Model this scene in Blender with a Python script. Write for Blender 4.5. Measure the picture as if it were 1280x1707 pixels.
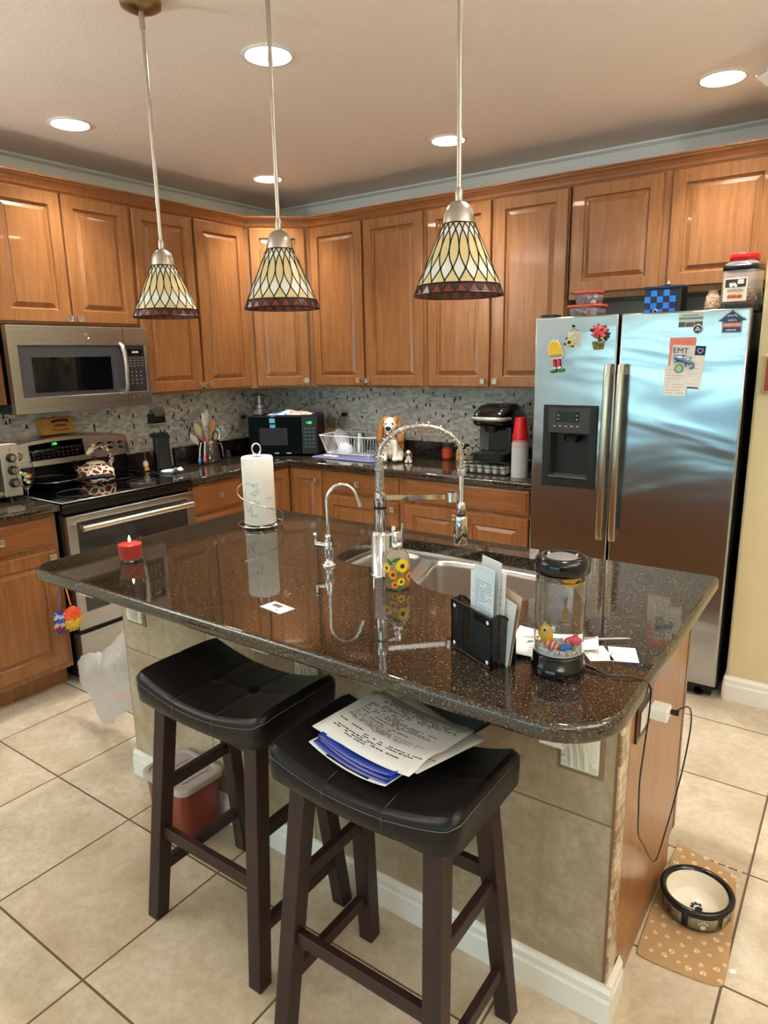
import bpy, bmesh, math, random
from math import pi, sin, cos, sqrt, radians
from mathutils import Vector, Matrix, geometry
random.seed(7)
for _o in list(bpy.data.objects): bpy.data.objects.remove(_o)
sc = bpy.context.scene
COL = sc.collection

# ---------------------------------------------------------------- camera
cam_d = bpy.data.cameras.new('camera'); cam = bpy.data.objects.new('camera', cam_d); COL.objects.link(cam)
cam_d.sensor_fit = 'HORIZONTAL'; cam_d.sensor_width = 36.0; cam_d.lens = 1138.4/1280*36.0
cam_d.clip_start = .05
_X = Vector((0.81748949, 0.57565505, -0.01822634)); _Y = Vector((-0.11411781, 0.19291538, 0.97455671)); _Z = -Vector((-0.56452463, 0.79460992, -0.22339879))
cam.matrix_world = Matrix(((_X.x, _Y.x, _Z.x, 3.6616), (_X.y, _Y.y, _Z.y, -3.8481), (_X.z, _Y.z, _Z.z, 1.5573), (0, 0, 0, 1)))
sc.camera = cam

# ---------------------------------------------------------------- exposure, world
sc.view_settings.view_transform = 'Standard'; sc.view_settings.look = 'None'
sc.view_settings.exposure = 0.15; sc.view_settings.gamma = 1.0; sc.view_settings.use_curve_mapping = False
w = bpy.data.worlds.new('daylight'); sc.world = w; w.use_nodes = True
nt = w.node_tree; nt.nodes.clear()
bgn = nt.nodes.new('ShaderNodeBackground'); wo = nt.nodes.new('ShaderNodeOutputWorld')
tc = nt.nodes.new('ShaderNodeTexCoord'); sx_ = nt.nodes.new('ShaderNodeSeparateXYZ'); cr = nt.nodes.new('ShaderNodeValToRGB')
nt.links.new(tc.outputs['Generated'], sx_.inputs[0]); nt.links.new(sx_.outputs['Z'], cr.inputs[0]); nt.links.new(cr.outputs[0], bgn.inputs[0])
cr.color_ramp.elements[0].position = 0.0; cr.color_ramp.elements[0].color = (.50, .86, .84, 1)
cr.color_ramp.elements[1].position = 0.45; cr.color_ramp.elements[1].color = (.30, .55, .78, 1)
bgn.inputs[1].default_value = 4.4
nt.links.new(bgn.outputs[0], wo.inputs[0])

# ---------------------------------------------------------------- lamps (the room's downlights and added unseen lights)
CEIL = 2.585
DOWNLIGHTS = [(.617, -1.91), (1.809, -1.885), (1.815, -.645), (.61, -.67), (3.048, -.66)]
UNSEEN_DOWNLIGHTS = [(3.04, -1.9), (4.5, -1.9), (4.5, -3.4), (2.4, -5.6), (4.6, -5.6)]  # added out of view to raise the room's brightness
LAMP_W, LAMP_COL = 6.8, (1.0, .985, .97)
ADDED_UPLIGHTS = [(5.0, -2.7), (.45, -4.3), (5.2, -5.2)]; ADDED_UPLIGHT_W = 74.0  # unseen uplights added to brighten the ceiling
def lamp(name, loc, power, size=.10, color=LAMP_COL, spread=1.75):
    d = bpy.data.lights.new(name, 'AREA'); d.shape = 'DISK'; d.size = size; d.energy = power; d.color = color; d.spread = spread
    o = bpy.data.objects.new(name, d); COL.objects.link(o); o.location = loc
    return o

# ---------------------------------------------------------------- helpers
class MB:
    def __init__(s): s.v = []; s.f = []; s.m = []; s.s = []; s.mi = 0; s.sm = False; s.M = None
    def add(s, vs, fs, smooth=None):
        b = len(s.v)
        for p in vs:
            p = Vector(p)
            s.v.append(s.M @ p if s.M is not None else p)
        for f in fs:
            s.f.append([b+i for i in f]); s.m.append(s.mi); s.s.append(s.sm if smooth is None else smooth)
        return s
    def bx(s, x0, x1, y0, y1, z0, z1):
        vs = [(x0,y0,z0),(x1,y0,z0),(x1,y1,z0),(x0,y1,z0),(x0,y0,z1),(x1,y0,z1),(x1,y1,z1),(x0,y1,z1)]
        return s.add(vs, [(0,3,2,1),(4,5,6,7),(0,1,5,4),(1,2,6,5),(2,3,7,6),(3,0,4,7)], False)
    def box(s, c, d, R=None):
        old = s.M
        m = Matrix.Translation(Vector(c))
        if R is not None: m = m @ R.to_4x4()
        s.M = m if old is None else old @ m
        x, y, z = d[0]/2, d[1]/2, d[2]/2
        s.bx(-x, x, -y, y, -z, z); s.M = old
        return s
    def bar(s, a, b, wx, wy, up=(0,0,1)):
        a, b = Vector(a), Vector(b); d = b-a; L = d.length; d.normalize(); up = Vector(up)
        if abs(d.dot(up)) > .98: up = Vector((0,1,0))
        x = d.cross(up).normalized(); y = x.cross(d).normalized()
        vs = []
        for p in (a, b):
            for q in ((-1,-1),(1,-1),(1,1),(-1,1)): vs.append(p+x*q[0]*wx/2+y*q[1]*wy/2)
        return s.add(vs, [(0,3,2,1),(4,5,6,7),(0,1,5,4),(1,2,6,5),(2,3,7,6),(3,0,4,7)], False)
    def lathe(s, prof, n=32, o=(0,0,0), smooth=True, cap=True):
        o = Vector(o); vs = []; fs = []; ix = []
        for r, z in prof:
            if r < 1e-5: ix.append([len(vs)]*n); vs.append(o+Vector((0, 0, z))); continue
            ix.append(list(range(len(vs), len(vs)+n)))
            for i in range(n):
                a = 2*pi*i/n; vs.append(o+Vector((r*cos(a), r*sin(a), z)))
        for k in range(len(prof)-1):
            A, B = ix[k], ix[k+1]
            for i in range(n):
                j = (i+1) % n; f = []
                for q in (A[i], A[j], B[j], B[i]):
                    if q not in f: f.append(q)
                if len(f) > 2: fs.append(tuple(f))
        s.add(vs, fs, smooth)
        if cap:
            if prof[0][0] > 1e-5: s.add(vs[:n], [tuple(range(n))[::-1]], False)
            if prof[-1][0] > 1e-5: s.add(vs[-n:], [tuple(range(n))], False)
        return s
    def tube(s, pts, r, n=8, closed=False, smooth=True):
        pts = [Vector(p) for p in pts]; N = len(pts); rs = r if isinstance(r, (list, tuple)) else [r]*N
        T = []
        for i in range(N):
            a = pts[(i-1) % N] if (closed or i > 0) else pts[0]; b = pts[(i+1) % N] if (closed or i < N-1) else pts[-1]
            t = b-a; T.append(t.normalized() if t.length > 1e-9 else Vector((0,0,1)))
        u = Vector((0,0,1)) if abs(T[0].z) < .9 else Vector((1,0,0))
        u = (u-T[0]*u.dot(T[0])).normalized(); vs = []; fs = []
        for i in range(N):
            u = u-T[i]*u.dot(T[i])
            u = u.normalized() if u.length > 1e-6 else T[i].orthogonal().normalized()
            v = T[i].cross(u)
            for k in range(n):
                a = 2*pi*k/n; vs.append(pts[i]+(u*cos(a)+v*sin(a))*rs[i])
        for i in range(N if closed else N-1):
            i2 = (i+1) % N
            for k in range(n):
                k2 = (k+1) % n; fs.append((i*n+k, i*n+k2, i2*n+k2, i2*n+k))
        s.add(vs, fs, smooth)
        if not closed: s.add(vs[:n], [tuple(range(n))[::-1]], False); s.add(vs[-n:], [tuple(range(n))], False)
        return s
    def cyl(s, a, b, r, n=20, r2=None): return s.tube([a, b], [r, r if r2 is None else r2], n)
    def ball(s, c, r, nu=16, nv=10, R=None):
        if not isinstance(r, (tuple, list)): r = (r, r, r)
        vs = [Vector((0,0,-r[2]))]; fs = []
        for j in range(1, nv):
            t = -pi/2+pi*j/nv
            for i in range(nu):
                a = 2*pi*i/nu; vs.append(Vector((r[0]*cos(t)*cos(a), r[1]*cos(t)*sin(a), r[2]*sin(t))))
        vs.append(Vector((0,0,r[2]))); L = len(vs)-1
        for i in range(nu):
            k = (i+1) % nu; fs.append((0, 1+k, 1+i)); fs.append((L, L-nu+i, L-nu+k))
            for j in range(nv-2): b = 1+j*nu; fs.append((b+i, b+k, b+nu+k, b+nu+i))
        if R is not None: vs = [R @ v for v in vs]
        c = Vector(c); return s.add([v+c for v in vs], fs, True)
    def prism(s, poly, z0, z1, smooth=False):
        n = len(poly); vs = [(p[0], p[1], z0) for p in poly]+[(p[0], p[1], z1) for p in poly]
        s.add(vs, [tuple(range(n))[::-1], tuple(range(n, 2*n))], False)
        return s.add(vs, [(i, (i+1) % n, n+(i+1) % n, n+i) for i in range(n)], smooth)
    def rings(s, loops, cap0=True, cap1=True, smooth=False):
        n = len(loops[0]); vs = [p for l in loops for p in l]; fs = []
        for k in range(len(loops)-1):
            for i in range(n):
                j = (i+1) % n; fs.append((k*n+i, k*n+j, (k+1)*n+j, (k+1)*n+i))
        s.add(vs, fs, smooth)
        if cap0: s.add(loops[0], [tuple(range(n))[::-1]], False)
        if cap1: s.add(loops[-1], [tuple(range(n))], False)
        return s
    def grid(s, P, nu, nv, smooth=True, thick=None):
        vs = [Vector(P(i/nu, j/nv)) for j in range(nv+1) for i in range(nu+1)]
        fs = [(j*(nu+1)+i, j*(nu+1)+i+1, (j+1)*(nu+1)+i+1, (j+1)*(nu+1)+i) for j in range(nv) for i in range(nu)]
        return s.add(vs, fs, smooth)
    def build(s, name, mats, parent=None, bevel=0, seg=2, solid=0, sub=0, label=None, remesh=0, weld=False):
        me = bpy.data.meshes.new(name); me.from_pydata([tuple(v) for v in s.v], [], s.f)
        if not isinstance(mats, (list, tuple)): mats = [mats]
        for m in mats: me.materials.append(m)
        for p, mi, sm in zip(me.polygons, s.m, s.s): p.material_index = mi; p.use_smooth = sm
        bm = bmesh.new(); bm.from_mesh(me)
        if weld: bmesh.ops.remove_doubles(bm, verts=bm.verts, dist=1e-6)
        bmesh.ops.recalc_face_normals(bm, faces=bm.faces)
        for e in bm.edges:
            if len(e.link_faces) == 2 and e.calc_face_angle(0) > 1.08: e.smooth = False
        bm.to_mesh(me); bm.free(); me.update()
        o = bpy.data.objects.new(name, me); COL.objects.link(o)
        if parent is not None: o.parent = parent
        if remesh:
            k = o.modifiers.new('merge', 'REMESH'); k.mode = 'VOXEL'; k.voxel_size = remesh; k.use_smooth_shade = True
            k = o.modifiers.new('smooth', 'SMOOTH'); k.iterations = 6; k.factor = .5
        if solid: k = o.modifiers.new('thickness', 'SOLIDIFY'); k.thickness = solid; k.offset = 0
        if bevel: k = o.modifiers.new('bevel', 'BEVEL'); k.width = bevel; k.segments = seg; k.limit_method = 'ANGLE'; k.angle_limit = radians(40); k.harden_normals = False
        if sub: k = o.modifiers.new('sub', 'SUBSURF'); k.levels = sub; k.render_levels = sub
        if label: o['label'] = label
        return o

def rotz(a): return Matrix.Rotation(a, 4, 'Z')
def thing(name, label, cat, loc=(0,0,0), rz=0, group=None, kind=None):
    o = bpy.data.objects.new(name, None); COL.objects.link(o); o.location = loc; o.rotation_euler = (0,0,rz); o.empty_display_size = .05
    o['label'] = label; o['category'] = cat
    if group: o['group'] = group
    return o
def tag(o, label, cat, group=None, kind=None, loc=None, rz=None):
    o['label'] = label; o['category'] = cat
    if group: o['group'] = group
    if kind: o['kind'] = kind
    if loc is not None: o.location = loc
    if rz is not None: o.rotation_euler = (0,0,rz)
    return o
def struct(o, label=None, cat=None):
    o['kind'] = 'structure'
    if label: o['label'] = label
    if cat: o['category'] = cat
    return o
def copy_tree(o, parent=None):
    c = o.copy(); COL.objects.link(c)
    if parent is not None: c.parent = parent
    for ch in list(o.children): copy_tree(ch, c)
    return c
def text(body, size, mat, parent, M, name='lettering', extrude=.0004, align='CENTER', wide=1.0):
    cu = bpy.data.curves.new('t', 'FONT'); cu.body = body; cu.size = size; cu.extrude = extrude; cu.align_x = align; cu.align_y = 'CENTER'
    to = bpy.data.objects.new('t', cu); COL.objects.link(to)
    dg = bpy.context.evaluated_depsgraph_get(); dg.update()
    me = bpy.data.meshes.new_from_object(to.evaluated_get(dg)); bpy.data.objects.remove(to); bpy.data.curves.remove(cu)
    me.materials.clear(); me.materials.append(mat); me.transform(M @ Matrix.Diagonal((wide, 1, 1, 1)))
    o = bpy.data.objects.new(name, me); COL.objects.link(o); o.parent = parent
    return o
FRONT = Matrix.Rotation(pi/2, 4, 'X')     # text / flat sheets drawn in xy turned to face -y
def T3(x, y, z): return Matrix.Translation((x, y, z))
def rrect(x0, x1, y0, y1, r, n=5):
    rs = r if isinstance(r, (list, tuple)) else [r]*4; out = []
    for (cx, cy, a0, q) in ((x1-rs[0], y0+rs[0], -pi/2, rs[0]), (x1-rs[1], y1-rs[1], 0, rs[1]), (x0+rs[2], y1-rs[2], pi/2, rs[2]), (x0+rs[3], y0+rs[3], pi, rs[3])):
        for i in range(n+1): a = a0+pi/2*i/n; out.append((cx+q*cos(a), cy+q*sin(a)))
    return out
def inset(poly, d):
    n = len(poly); out = []
    for i in range(n):
        p0, p1, p2 = Vector(poly[i-1]), Vector(poly[i]), Vector(poly[(i+1) % n])
        e1 = (p1-p0).normalized(); e2 = (p2-p1).normalized(); n1 = Vector((-e1.y, e1.x)); n2 = Vector((-e2.y, e2.x))
        b = n1+n2; b = b/max(.3, b.length_squared)*2 if b.length > 1e-6 else n1
        out.append(tuple(p1+b*d))
    return out
def ploop(poly, z): return [(p[0], p[1], z) for p in poly]
def slab(mb, outer, z0, z1, r=.006, holes=(), n=4):
    """slab with rounded edge profile and holes"""
    loops = [ploop(inset(outer, r), z0)]
    for i in range(n+1):
        a = -pi/2+pi/2*i/n; loops.append(ploop(inset(outer, r-r*cos(a)), z0+r+r*sin(a)))
    for i in range(n+1):
        a = pi/2*i/n; loops.append(ploop(inset(outer, r-r*cos(a)), z1-r+r*sin(a)))
    mb.rings(loops, cap0=False, cap1=False, smooth=True)
    for z, L in ((z1, loops[-1]), (z0, loops[0])):
        pl = [[Vector((p[0], p[1], 0)) for p in L]]+[[Vector((p[0], p[1], 0)) for p in h] for h in holes]
        tr = geometry.tessellate_polygon(pl); allp = [v for q in pl for v in q]
        mb.add([(v.x, v.y, z) for v in allp], [tuple(t) for t in tr], False)
    for h in holes: mb.rings([ploop(h, z0), ploop(h, z1)], cap0=False, cap1=False)
    return mb

# ---------------------------------------------------------------- materials
def srgb(r, g, b):
    f = lambda c: (c/255/12.92) if c/255 <= .04045 else ((c/255+.055)/1.055)**2.4
    return (f(r), f(g), f(b), 1)
def mat(name, col=(128,128,128), rough=.5, metal=0, emit=0, trans=0, ior=1.45, coat=0, spec=.5, alpha=1, sss=0):
    m = bpy.data.materials.new(name); m.use_nodes = True; b = m.node_tree.nodes['Principled BSDF']
    b.inputs['Base Color'].default_value = srgb(*col); b.inputs['Roughness'].default_value = rough; b.inputs['Metallic'].default_value = metal
    b.inputs['Transmission Weight'].default_value = trans; b.inputs['IOR'].default_value = ior; b.inputs['Coat Weight'].default_value = coat
    b.inputs['Specular IOR Level'].default_value = spec; b.inputs['Alpha'].default_value = alpha
    if emit: b.inputs['Emission Color'].default_value = srgb(*col); b.inputs['Emission Strength'].default_value = emit
    return m
class N:
    """small node-graph helper"""
    def __init__(s, m): s.t = m.node_tree; s.b = s.t.nodes['Principled BSDF']
    def n(s, typ, **kw):
        x = s.t.nodes.new('ShaderNode'+typ)
        for k, v in kw.items(): setattr(x, k, v)
        return x
    def l(s, a, b): s.t.links.new(a, b)
    def co(s, kind='Object', scale=(1,1,1), loc=(0,0,0), rot=(0,0,0), rnd=False):
        c = s.n('TexCoord'); mp = s.n('Mapping'); mp.inputs['Scale'].default_value = scale; mp.inputs['Location'].default_value = loc; mp.inputs['Rotation'].default_value = rot
        src = c.outputs[kind]
        if kind == 'World': pass
        if rnd:
            oi = s.n('ObjectInfo'); mu = s.n('VectorMath', operation='ADD'); sc_ = s.n('Math', operation='MULTIPLY'); sc_.inputs[1].default_value = 37.0
            s.l(oi.outputs['Random'], sc_.inputs[0]); cb = s.n('CombineXYZ'); s.l(sc_.outputs[0], cb.inputs[0]); s.l(sc_.outputs[0], cb.inputs[1]); s.l(sc_.outputs[0], cb.inputs[2])
            s.l(src, mu.inputs[0]); s.l(cb.outputs[0], mu.inputs[1]); src = mu.outputs[0]
        s.l(src, mp.inputs[0]); return mp.outputs[0]
    def noise(s, vec, scale, detail=4, rough=.5, dist=0):
        x = s.n('TexNoise'); x.inputs['Scale'].default_value = scale; x.inputs['Detail'].default_value = detail; x.inputs['Roughness'].default_value = rough; x.inputs['Distortion'].default_value = dist
        s.l(vec, x.inputs['Vector']); return x.outputs['Fac']
    def ramp(s, fac, stops, interp='LINEAR'):
        r = s.n('ValToRGB'); r.color_ramp.interpolation = interp; e = r.color_ramp.elements
        while len(e) > 1: e.remove(e[-1])
        e[0].position = stops[0][0]; e[0].color = stops[0][1]
        for p, c in stops[1:]: k = e.new(p); k.color = c
        s.l(fac, r.inputs[0]); return r.outputs[0]
    def mix(s, fac, a, b, mode='MIX'):
        x = s.n('Mix', data_type='RGBA', blend_type=mode)
        for sock, v in ((x.inputs[0], fac), (x.inputs[6], a), (x.inputs[7], b)):
            if isinstance(v, (int, float)): sock.default_value = v
            elif isinstance(v, (tuple, list)): sock.default_value = v
            else: s.l(v, sock)
        return x.outputs[2]
    def math(s, op, a, b=0.0, c=None):
        x = s.n('Math', operation=op)
        for i, v in enumerate((a, b) if c is None else (a, b, c)):
            if isinstance(v, (int, float)): x.inputs[i].default_value = v
            else: s.l(v, x.inputs[i])
        return x.outputs[0]
    def bump(s, h, strength=.2, dist=.01):
        x = s.n('Bump'); x.inputs['Strength'].default_value = strength; x.inputs['Distance'].default_value = dist; s.l(h, x.inputs['Height']); s.l(x.outputs[0], s.b.inputs['Normal'])
    def color(s, c): s.l(c, s.b.inputs['Base Color'])
    def rough(s, c): s.l(c, s.b.inputs['Roughness'])

def wood(name, light, dark, horiz=False, rough=.32, coat=.25):
    m = mat(name, light, rough, coat=coat); g = N(m)
    sc3 = (3, 3, 30) if horiz else (30, 30, 3)
    if horiz: sc3 = (2.2, 30, 30)
    else: sc3 = (30, 30, 2.2)
    v = g.co('Object', sc3, rnd=True)
    f = g.noise(v, 1.6, 6, .62, .6)
    fine = g.noise(g.co('Object', (sc3[0]*7, sc3[1]*7, sc3[2]*4), rnd=True), 1.5, 3, .6)
    big = g.noise(g.co('Object', (1,1,1), rnd=True), 2.5, 2)
    c1 = g.ramp(f, [(.28, srgb(*dark)), (.72, srgb(*light))])
    c2 = g.mix(g.math('MULTIPLY', g.math('GREATER_THAN', fine, .60), .22), c1, srgb(*[int(k*.55) for k in dark]))
    c3 = g.mix(g.ramp(big, [(.35, (0,0,0,1)), (.7, (.35,.35,.35,1))]), c2, srgb(*dark))
    g.color(c3); g.bump(fine, .06, .003)
    return m
W_V = wood('honey_wood_upright', (162,111,66), (128,81,43)); W_H = wood('honey_wood_level', (154,99,56), (122,74,38), True)
W_DK = wood('dark_wood_trim', (112,68,38), (78,44,24), True)
STOOLWOOD = wood('espresso_wood', (50,23,15), (28,13,9), rough=.5, coat=0)
def paint(name, col, bump=.15, rough=.7, scale=90):
    m = mat(name, col, rough); g = N(m); n_ = g.noise(g.co(), scale, 5, .6); g.bump(n_, bump, .004); return m
CEILM = paint('ceiling_paint', (236,224,212), .35, .8, 60); WALLM = paint('cream_wall_paint', (205,190,150), .35, .75, 70)
GREYWALL = paint('grey_wall_paint', (232,233,224), .2, .7); WHITE_TRIM = mat('white_trim_paint', (232,228,218), .35)
def granite(name):
    m = mat(name, (14,12,10), .04, spec=1.0); g = N(m); v = g.co('Object')
    a = g.n('TexVoronoi'); a.inputs['Scale'].default_value = 420; g.l(v, a.inputs['Vector'])
    fl = g.noise(v, 210, 3, .7)
    col = g.ramp(fl, [(.36, srgb(16,14,12)), (.50, srgb(38,31,24)), (.62, srgb(80,66,48)), (.75, srgb(136,116,90))])
    rr = g.n('SeparateColor'); g.l(a.outputs['Color'], rr.inputs[0])
    spark = g.math('GREATER_THAN', rr.outputs[0], .975)
    col = g.mix(g.math('MULTIPLY', spark, .45), col, srgb(160,146,124))
    g.color(col); return m
GRANITE = granite('black_speckled_granite')
def floor_mat():
    m = mat('beige_floor_tile', (200,180,150), .28); g = N(m); c = g.n('TexCoord'); sp = g.n('SeparateXYZ'); g.l(c.outputs['Object'], sp.inputs[0])
    ts = .451; gw = .0065
    def cell(ax, off):
        u = g.math('DIVIDE', g.math('SUBTRACT', sp.outputs[ax], off), ts); fl = g.math('FLOOR', u); fr = g.math('SUBTRACT', u, fl)
        d = g.math('MINIMUM', fr, g.math('SUBTRACT', 1.0, fr)); return fl, g.math('LESS_THAN', d, gw/2/ts), d
    ix, gx, dx = cell('X', 1.2666); iy, gy, dy = cell('Y', -2.677)
    gr = g.math('MAXIMUM', gx, gy)
    cb = g.n('CombineXYZ'); g.l(ix, cb.inputs[0]); g.l(iy, cb.inputs[1]); wn = g.n('TexWhiteNoise'); g.l(cb.outputs[0], wn.inputs['Vector'])
    off = g.n('VectorMath', operation='SCALE'); g.l(wn.outputs['Color'], off.inputs[0]); off.inputs['Scale'].default_value = 9.0
    ad = g.n('VectorMath', operation='ADD'); g.l(c.outputs['Object'], ad.inputs[0]); g.l(off.outputs[0], ad.inputs[1])
    n1 = g.noise(ad.outputs[0], 5.5, 8, .65, .5); n2 = g.noise(ad.outputs[0], 38, 5, .7)
    col = g.ramp(n1, [(.25, srgb(162,147,122)), (.5, srgb(194,181,156)), (.75, srgb(216,208,188))])
    col = g.mix(g.math('MULTIPLY', g.ramp(n2, [(.42, (0,0,0,1)), (.62, (1,1,1,1))]), .35), col, srgb(156,138,112))
    v = g.n('Separate' 'Color'); g.l(wn.outputs['Color'], v.inputs[0])
    col = g.mix(g.math('MULTIPLY', v.outputs[1], .18), col, srgb(176,154,126))
    col = g.mix(gr, col, srgb(96,76,54)); g.color(col)
    g.rough(g.math('ADD', g.math('MULTIPLY', gr, .5), g.math('ADD', .2, g.math('MULTIPLY', n2, .22))))
    h = g.math('SUBTRACT', g.math('MULTIPLY', n2, .12), gr); g.bump(h, .35, .003)
    return m
FLOORM = floor_mat()
def island_tile_mat():
    m = mat('island_wall_tile', (176,160,130), .38); g = N(m); c = g.n('TexCoord'); sp = g.n('SeparateXYZ'); g.l(c.outputs['Object'], sp.inputs[0])
    def cell(ax, off, ts):
        u = g.math('DIVIDE', g.math('SUBTRACT', sp.outputs[ax], off), ts); fl = g.math('FLOOR', u); fr = g.math('SUBTRACT', u, fl)
        return g.math('LESS_THAN', g.math('MINIMUM', fr, g.math('SUBTRACT', 1.0, fr)), .0025/ts), fl
    gx, ix = cell('X', 1.514, .451); gz, iz = cell('Z', .075, .4515); gr = g.math('MAXIMUM', gx, gz)
    cb = g.n('CombineXYZ'); g.l(ix, cb.inputs[0]); g.l(iz, cb.inputs[2]); ad = g.n('VectorMath', operation='ADD'); sc_ = g.n('VectorMath', operation='SCALE'); g.l(cb.outputs[0], sc_.inputs[0]); sc_.inputs['Scale'].default_value = 3.7
    g.l(sc_.outputs[0], ad.inputs[0]); g.l(c.outputs['Object'], ad.inputs[1])
    n1 = g.noise(ad.outputs[0], 5, 7, .65, .6); n2 = g.noise(ad.outputs[0], 45, 4, .7)
    col = g.ramp(n1, [(.25, srgb(134,116,90)), (.5, srgb(162,147,122)), (.75, srgb(184,173,152))])
    col = g.mix(g.math('MULTIPLY', g.ramp(n2, [(.45, (0,0,0,1)), (.6, (1,1,1,1))]), .3), col, srgb(132,110,80))
    col = g.mix(gr, col, srgb(112,92,64)); g.color(col); g.bump(g.math('SUBTRACT', g.math('MULTIPLY', n2, .1), gr), .3, .003)
    return m
ISLTILE = island_tile_mat()
def mosaic_mat(name, axis, cols, black=True, bh=.0155, bw=.031, blackt=.97):
    """small glass brick mosaic laid on a wall: u runs along 'axis', v up"""
    m = mat(name, (140,138,132), .22); g = N(m); c = g.n('TexCoord'); sp = g.n('SeparateXYZ'); g.l(c.outputs['Object'], sp.inputs[0]); u = sp.outputs[axis]; v = sp.outputs['Z']
    def split(x, size):
        q = g.math('DIVIDE', x, size); f = g.math('FLOOR', q); return f, g.math('SUBTRACT', q, f)
    row, fr = split(v, bh)
    w1 = g.n('TexWhiteNoise'); w1.noise_dimensions = '1D'; g.l(row, w1.inputs['W'])
    uo = g.math('ADD', u, g.math('MULTIPLY', g.math('MODULO', row, 3.0), bw*.36))
    # alternate panels of wide bricks and stacks
    colm, fc = split(uo, bw)
    cb = g.n('CombineXYZ'); g.l(colm, cb.inputs[0]); g.l(row, cb.inputs[1]); wn = g.n('TexWhiteNoise'); wn.noise_dimensions = '2D'; g.l(cb.outputs[0], wn.inputs['Vector'])
    col = g.ramp(wn.outputs['Value'], [(i/len(cols), srgb(*k)) for i, k in enumerate(cols)], 'CONSTANT')
    grx = g.math('LESS_THAN', fc, .0015/bw); gry = g.math('LESS_THAN', fr, .0014/bh); gr = g.math('MAXIMUM', grx, gry)
    if black:
        # small dark squares fitted between the bricks
        sq, fs = split(u, .0105); row2, fr2 = split(g.math('ADD', v, g.math('MULTIPLY', g.math('MODULO', sq, 3.0), .008)), .023)
        cb2 = g.n('CombineXYZ'); g.l(sq, cb2.inputs[0]); g.l(row2, cb2.inputs[1]); wn2 = g.n('TexWhiteNoise'); wn2.noise_dimensions = '2D'; g.l(cb2.outputs[0], wn2.inputs['Vector'])
        isb = g.math('GREATER_THAN', wn2.outputs['Value'], blackt); col = g.mix(isb, col, srgb(18,16,16))
        isw = g.math('LESS_THAN', wn2.outputs['Value'], .012); col = g.mix(isw, col, srgb(225,225,220))
    col = g.mix(g.math('MULTIPLY', gr, .6), col, srgb(240,236,226)); g.color(col)
    g.bump(g.math('SUBTRACT', wn.outputs['Value'], g.math('MULTIPLY', gr, 1.5)), .25, .002)
    g.rough(g.math('ADD', .12, g.math('MULTIPLY', gr, .5)))
    return m
GREYS = [(210,208,204), (192,190,186), (224,220,214), (176,172,168), (204,198,190), (228,224,218), (184,184,186), (218,214,206)]
MOS_L = mosaic_mat('grey_glass_mosaic_side', 'Y', GREYS); MOS_R = mosaic_mat('grey_glass_mosaic_rear', 'X', GREYS)
MOS_I = mosaic_mat('beige_stone_mosaic', 'Y', [(190,166,128), (160,134,100), (206,190,156), (140,112,84), (178,150,110), (150,130,108)], False, .026, .033)
def steel(name, col=(190,186,178), rough=.28, horiz=True, aniso=.4, wave=0):
    m = mat(name, col, rough, 1.0); g = N(m)
    n_ = g.noise(g.co('Object', (3, 3, 1400) if horiz else (1400, 1400, 3)), 1.0, 2)
    g.rough(g.math('ADD', rough-.02, g.math('MULTIPLY', n_, .04)))
    if wave:
        wv = g.noise(g.co('Object', (1.1, 1.1, 3.4)), 1.3, 2, .5, .6)
        fine = g.math('MULTIPLY', n_, .0006)
        g.bump(g.math('ADD', wv, fine), wave, .1)
    return m
STEEL = steel('brushed_steel', (178,179,180)); STEEL_V = steel('brushed_steel_dark', (150,146,140), .3); FRIDGE = steel('fridge_steel', (172,176,180), .2, True, wave=.10)
SINKST = steel('sink_steel', (196,192,186), .3, False)
CHROME = mat('polished_chrome', (225,225,228), .07, 1.0); NICKEL = mat('brushed_nickel', (176,170,160), .3, 1.0); PEWTER = mat('pewter', (190,186,176), .35, 1.0)
BLACKPL = mat('black_plastic', (14,14,15), .3); BLACKGL = mat('black_glass', (6,6,7), .04, spec=.6); BLACKMET = mat('black_enamel', (12,12,12), .25); DARKGREY = mat('dark_grey_plastic', (44,44,46), .4)
GREYGL = mat('smoky_oven_glass', (52,50,48), .08, spec=.7); WHITEPL = mat('white_plastic', (235,233,228), .35); GREYPL = mat('grey_plastic', (150,148,145), .45)
PAPER = mat('white_paper', (232,230,225), .8); INK = mat('black_ink', (40,40,44), .8); NAVY = mat('navy_ink', (20,34,82), .5); PINKP = mat('salmon_paper', (226,140,124), .8); BLUEINK = mat('grey_blue_ink', (70,92,128), .8)
RED = mat('red_plastic', (205,28,34), .3); WHITEWIRE = mat('white_coated_wire', (238,238,236), .3)
GLASS = mat('clear_glass', (252,253,253), .0, trans=1.0, ior=1.2); PLASTIC_CLEAR = mat('clear_plastic', (248,246,244), .08, trans=.9, ior=1.3)
LED_GREEN = mat('green_led', (60,255,90), .5, emit=2.5); LED_WHITE = mat('pale_led', (190,215,225), .5, emit=.7)
def leather():
    m = mat('black_leather', (18,15,14), .3, spec=.28); g = N(m); n_ = g.noise(g.co(), 260, 4, .6); n2 = g.noise(g.co(), 9, 3); g.bump(g.math('ADD', g.math('MULTIPLY', n_, .25), n2), .25, .004)
    g.rough(g.math('ADD', .2, g.math('MULTIPLY', n2, .25))); return m
LEATHER = leather(); STITCH = mat('grey_stitching', (96,88,80), .7)
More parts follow.
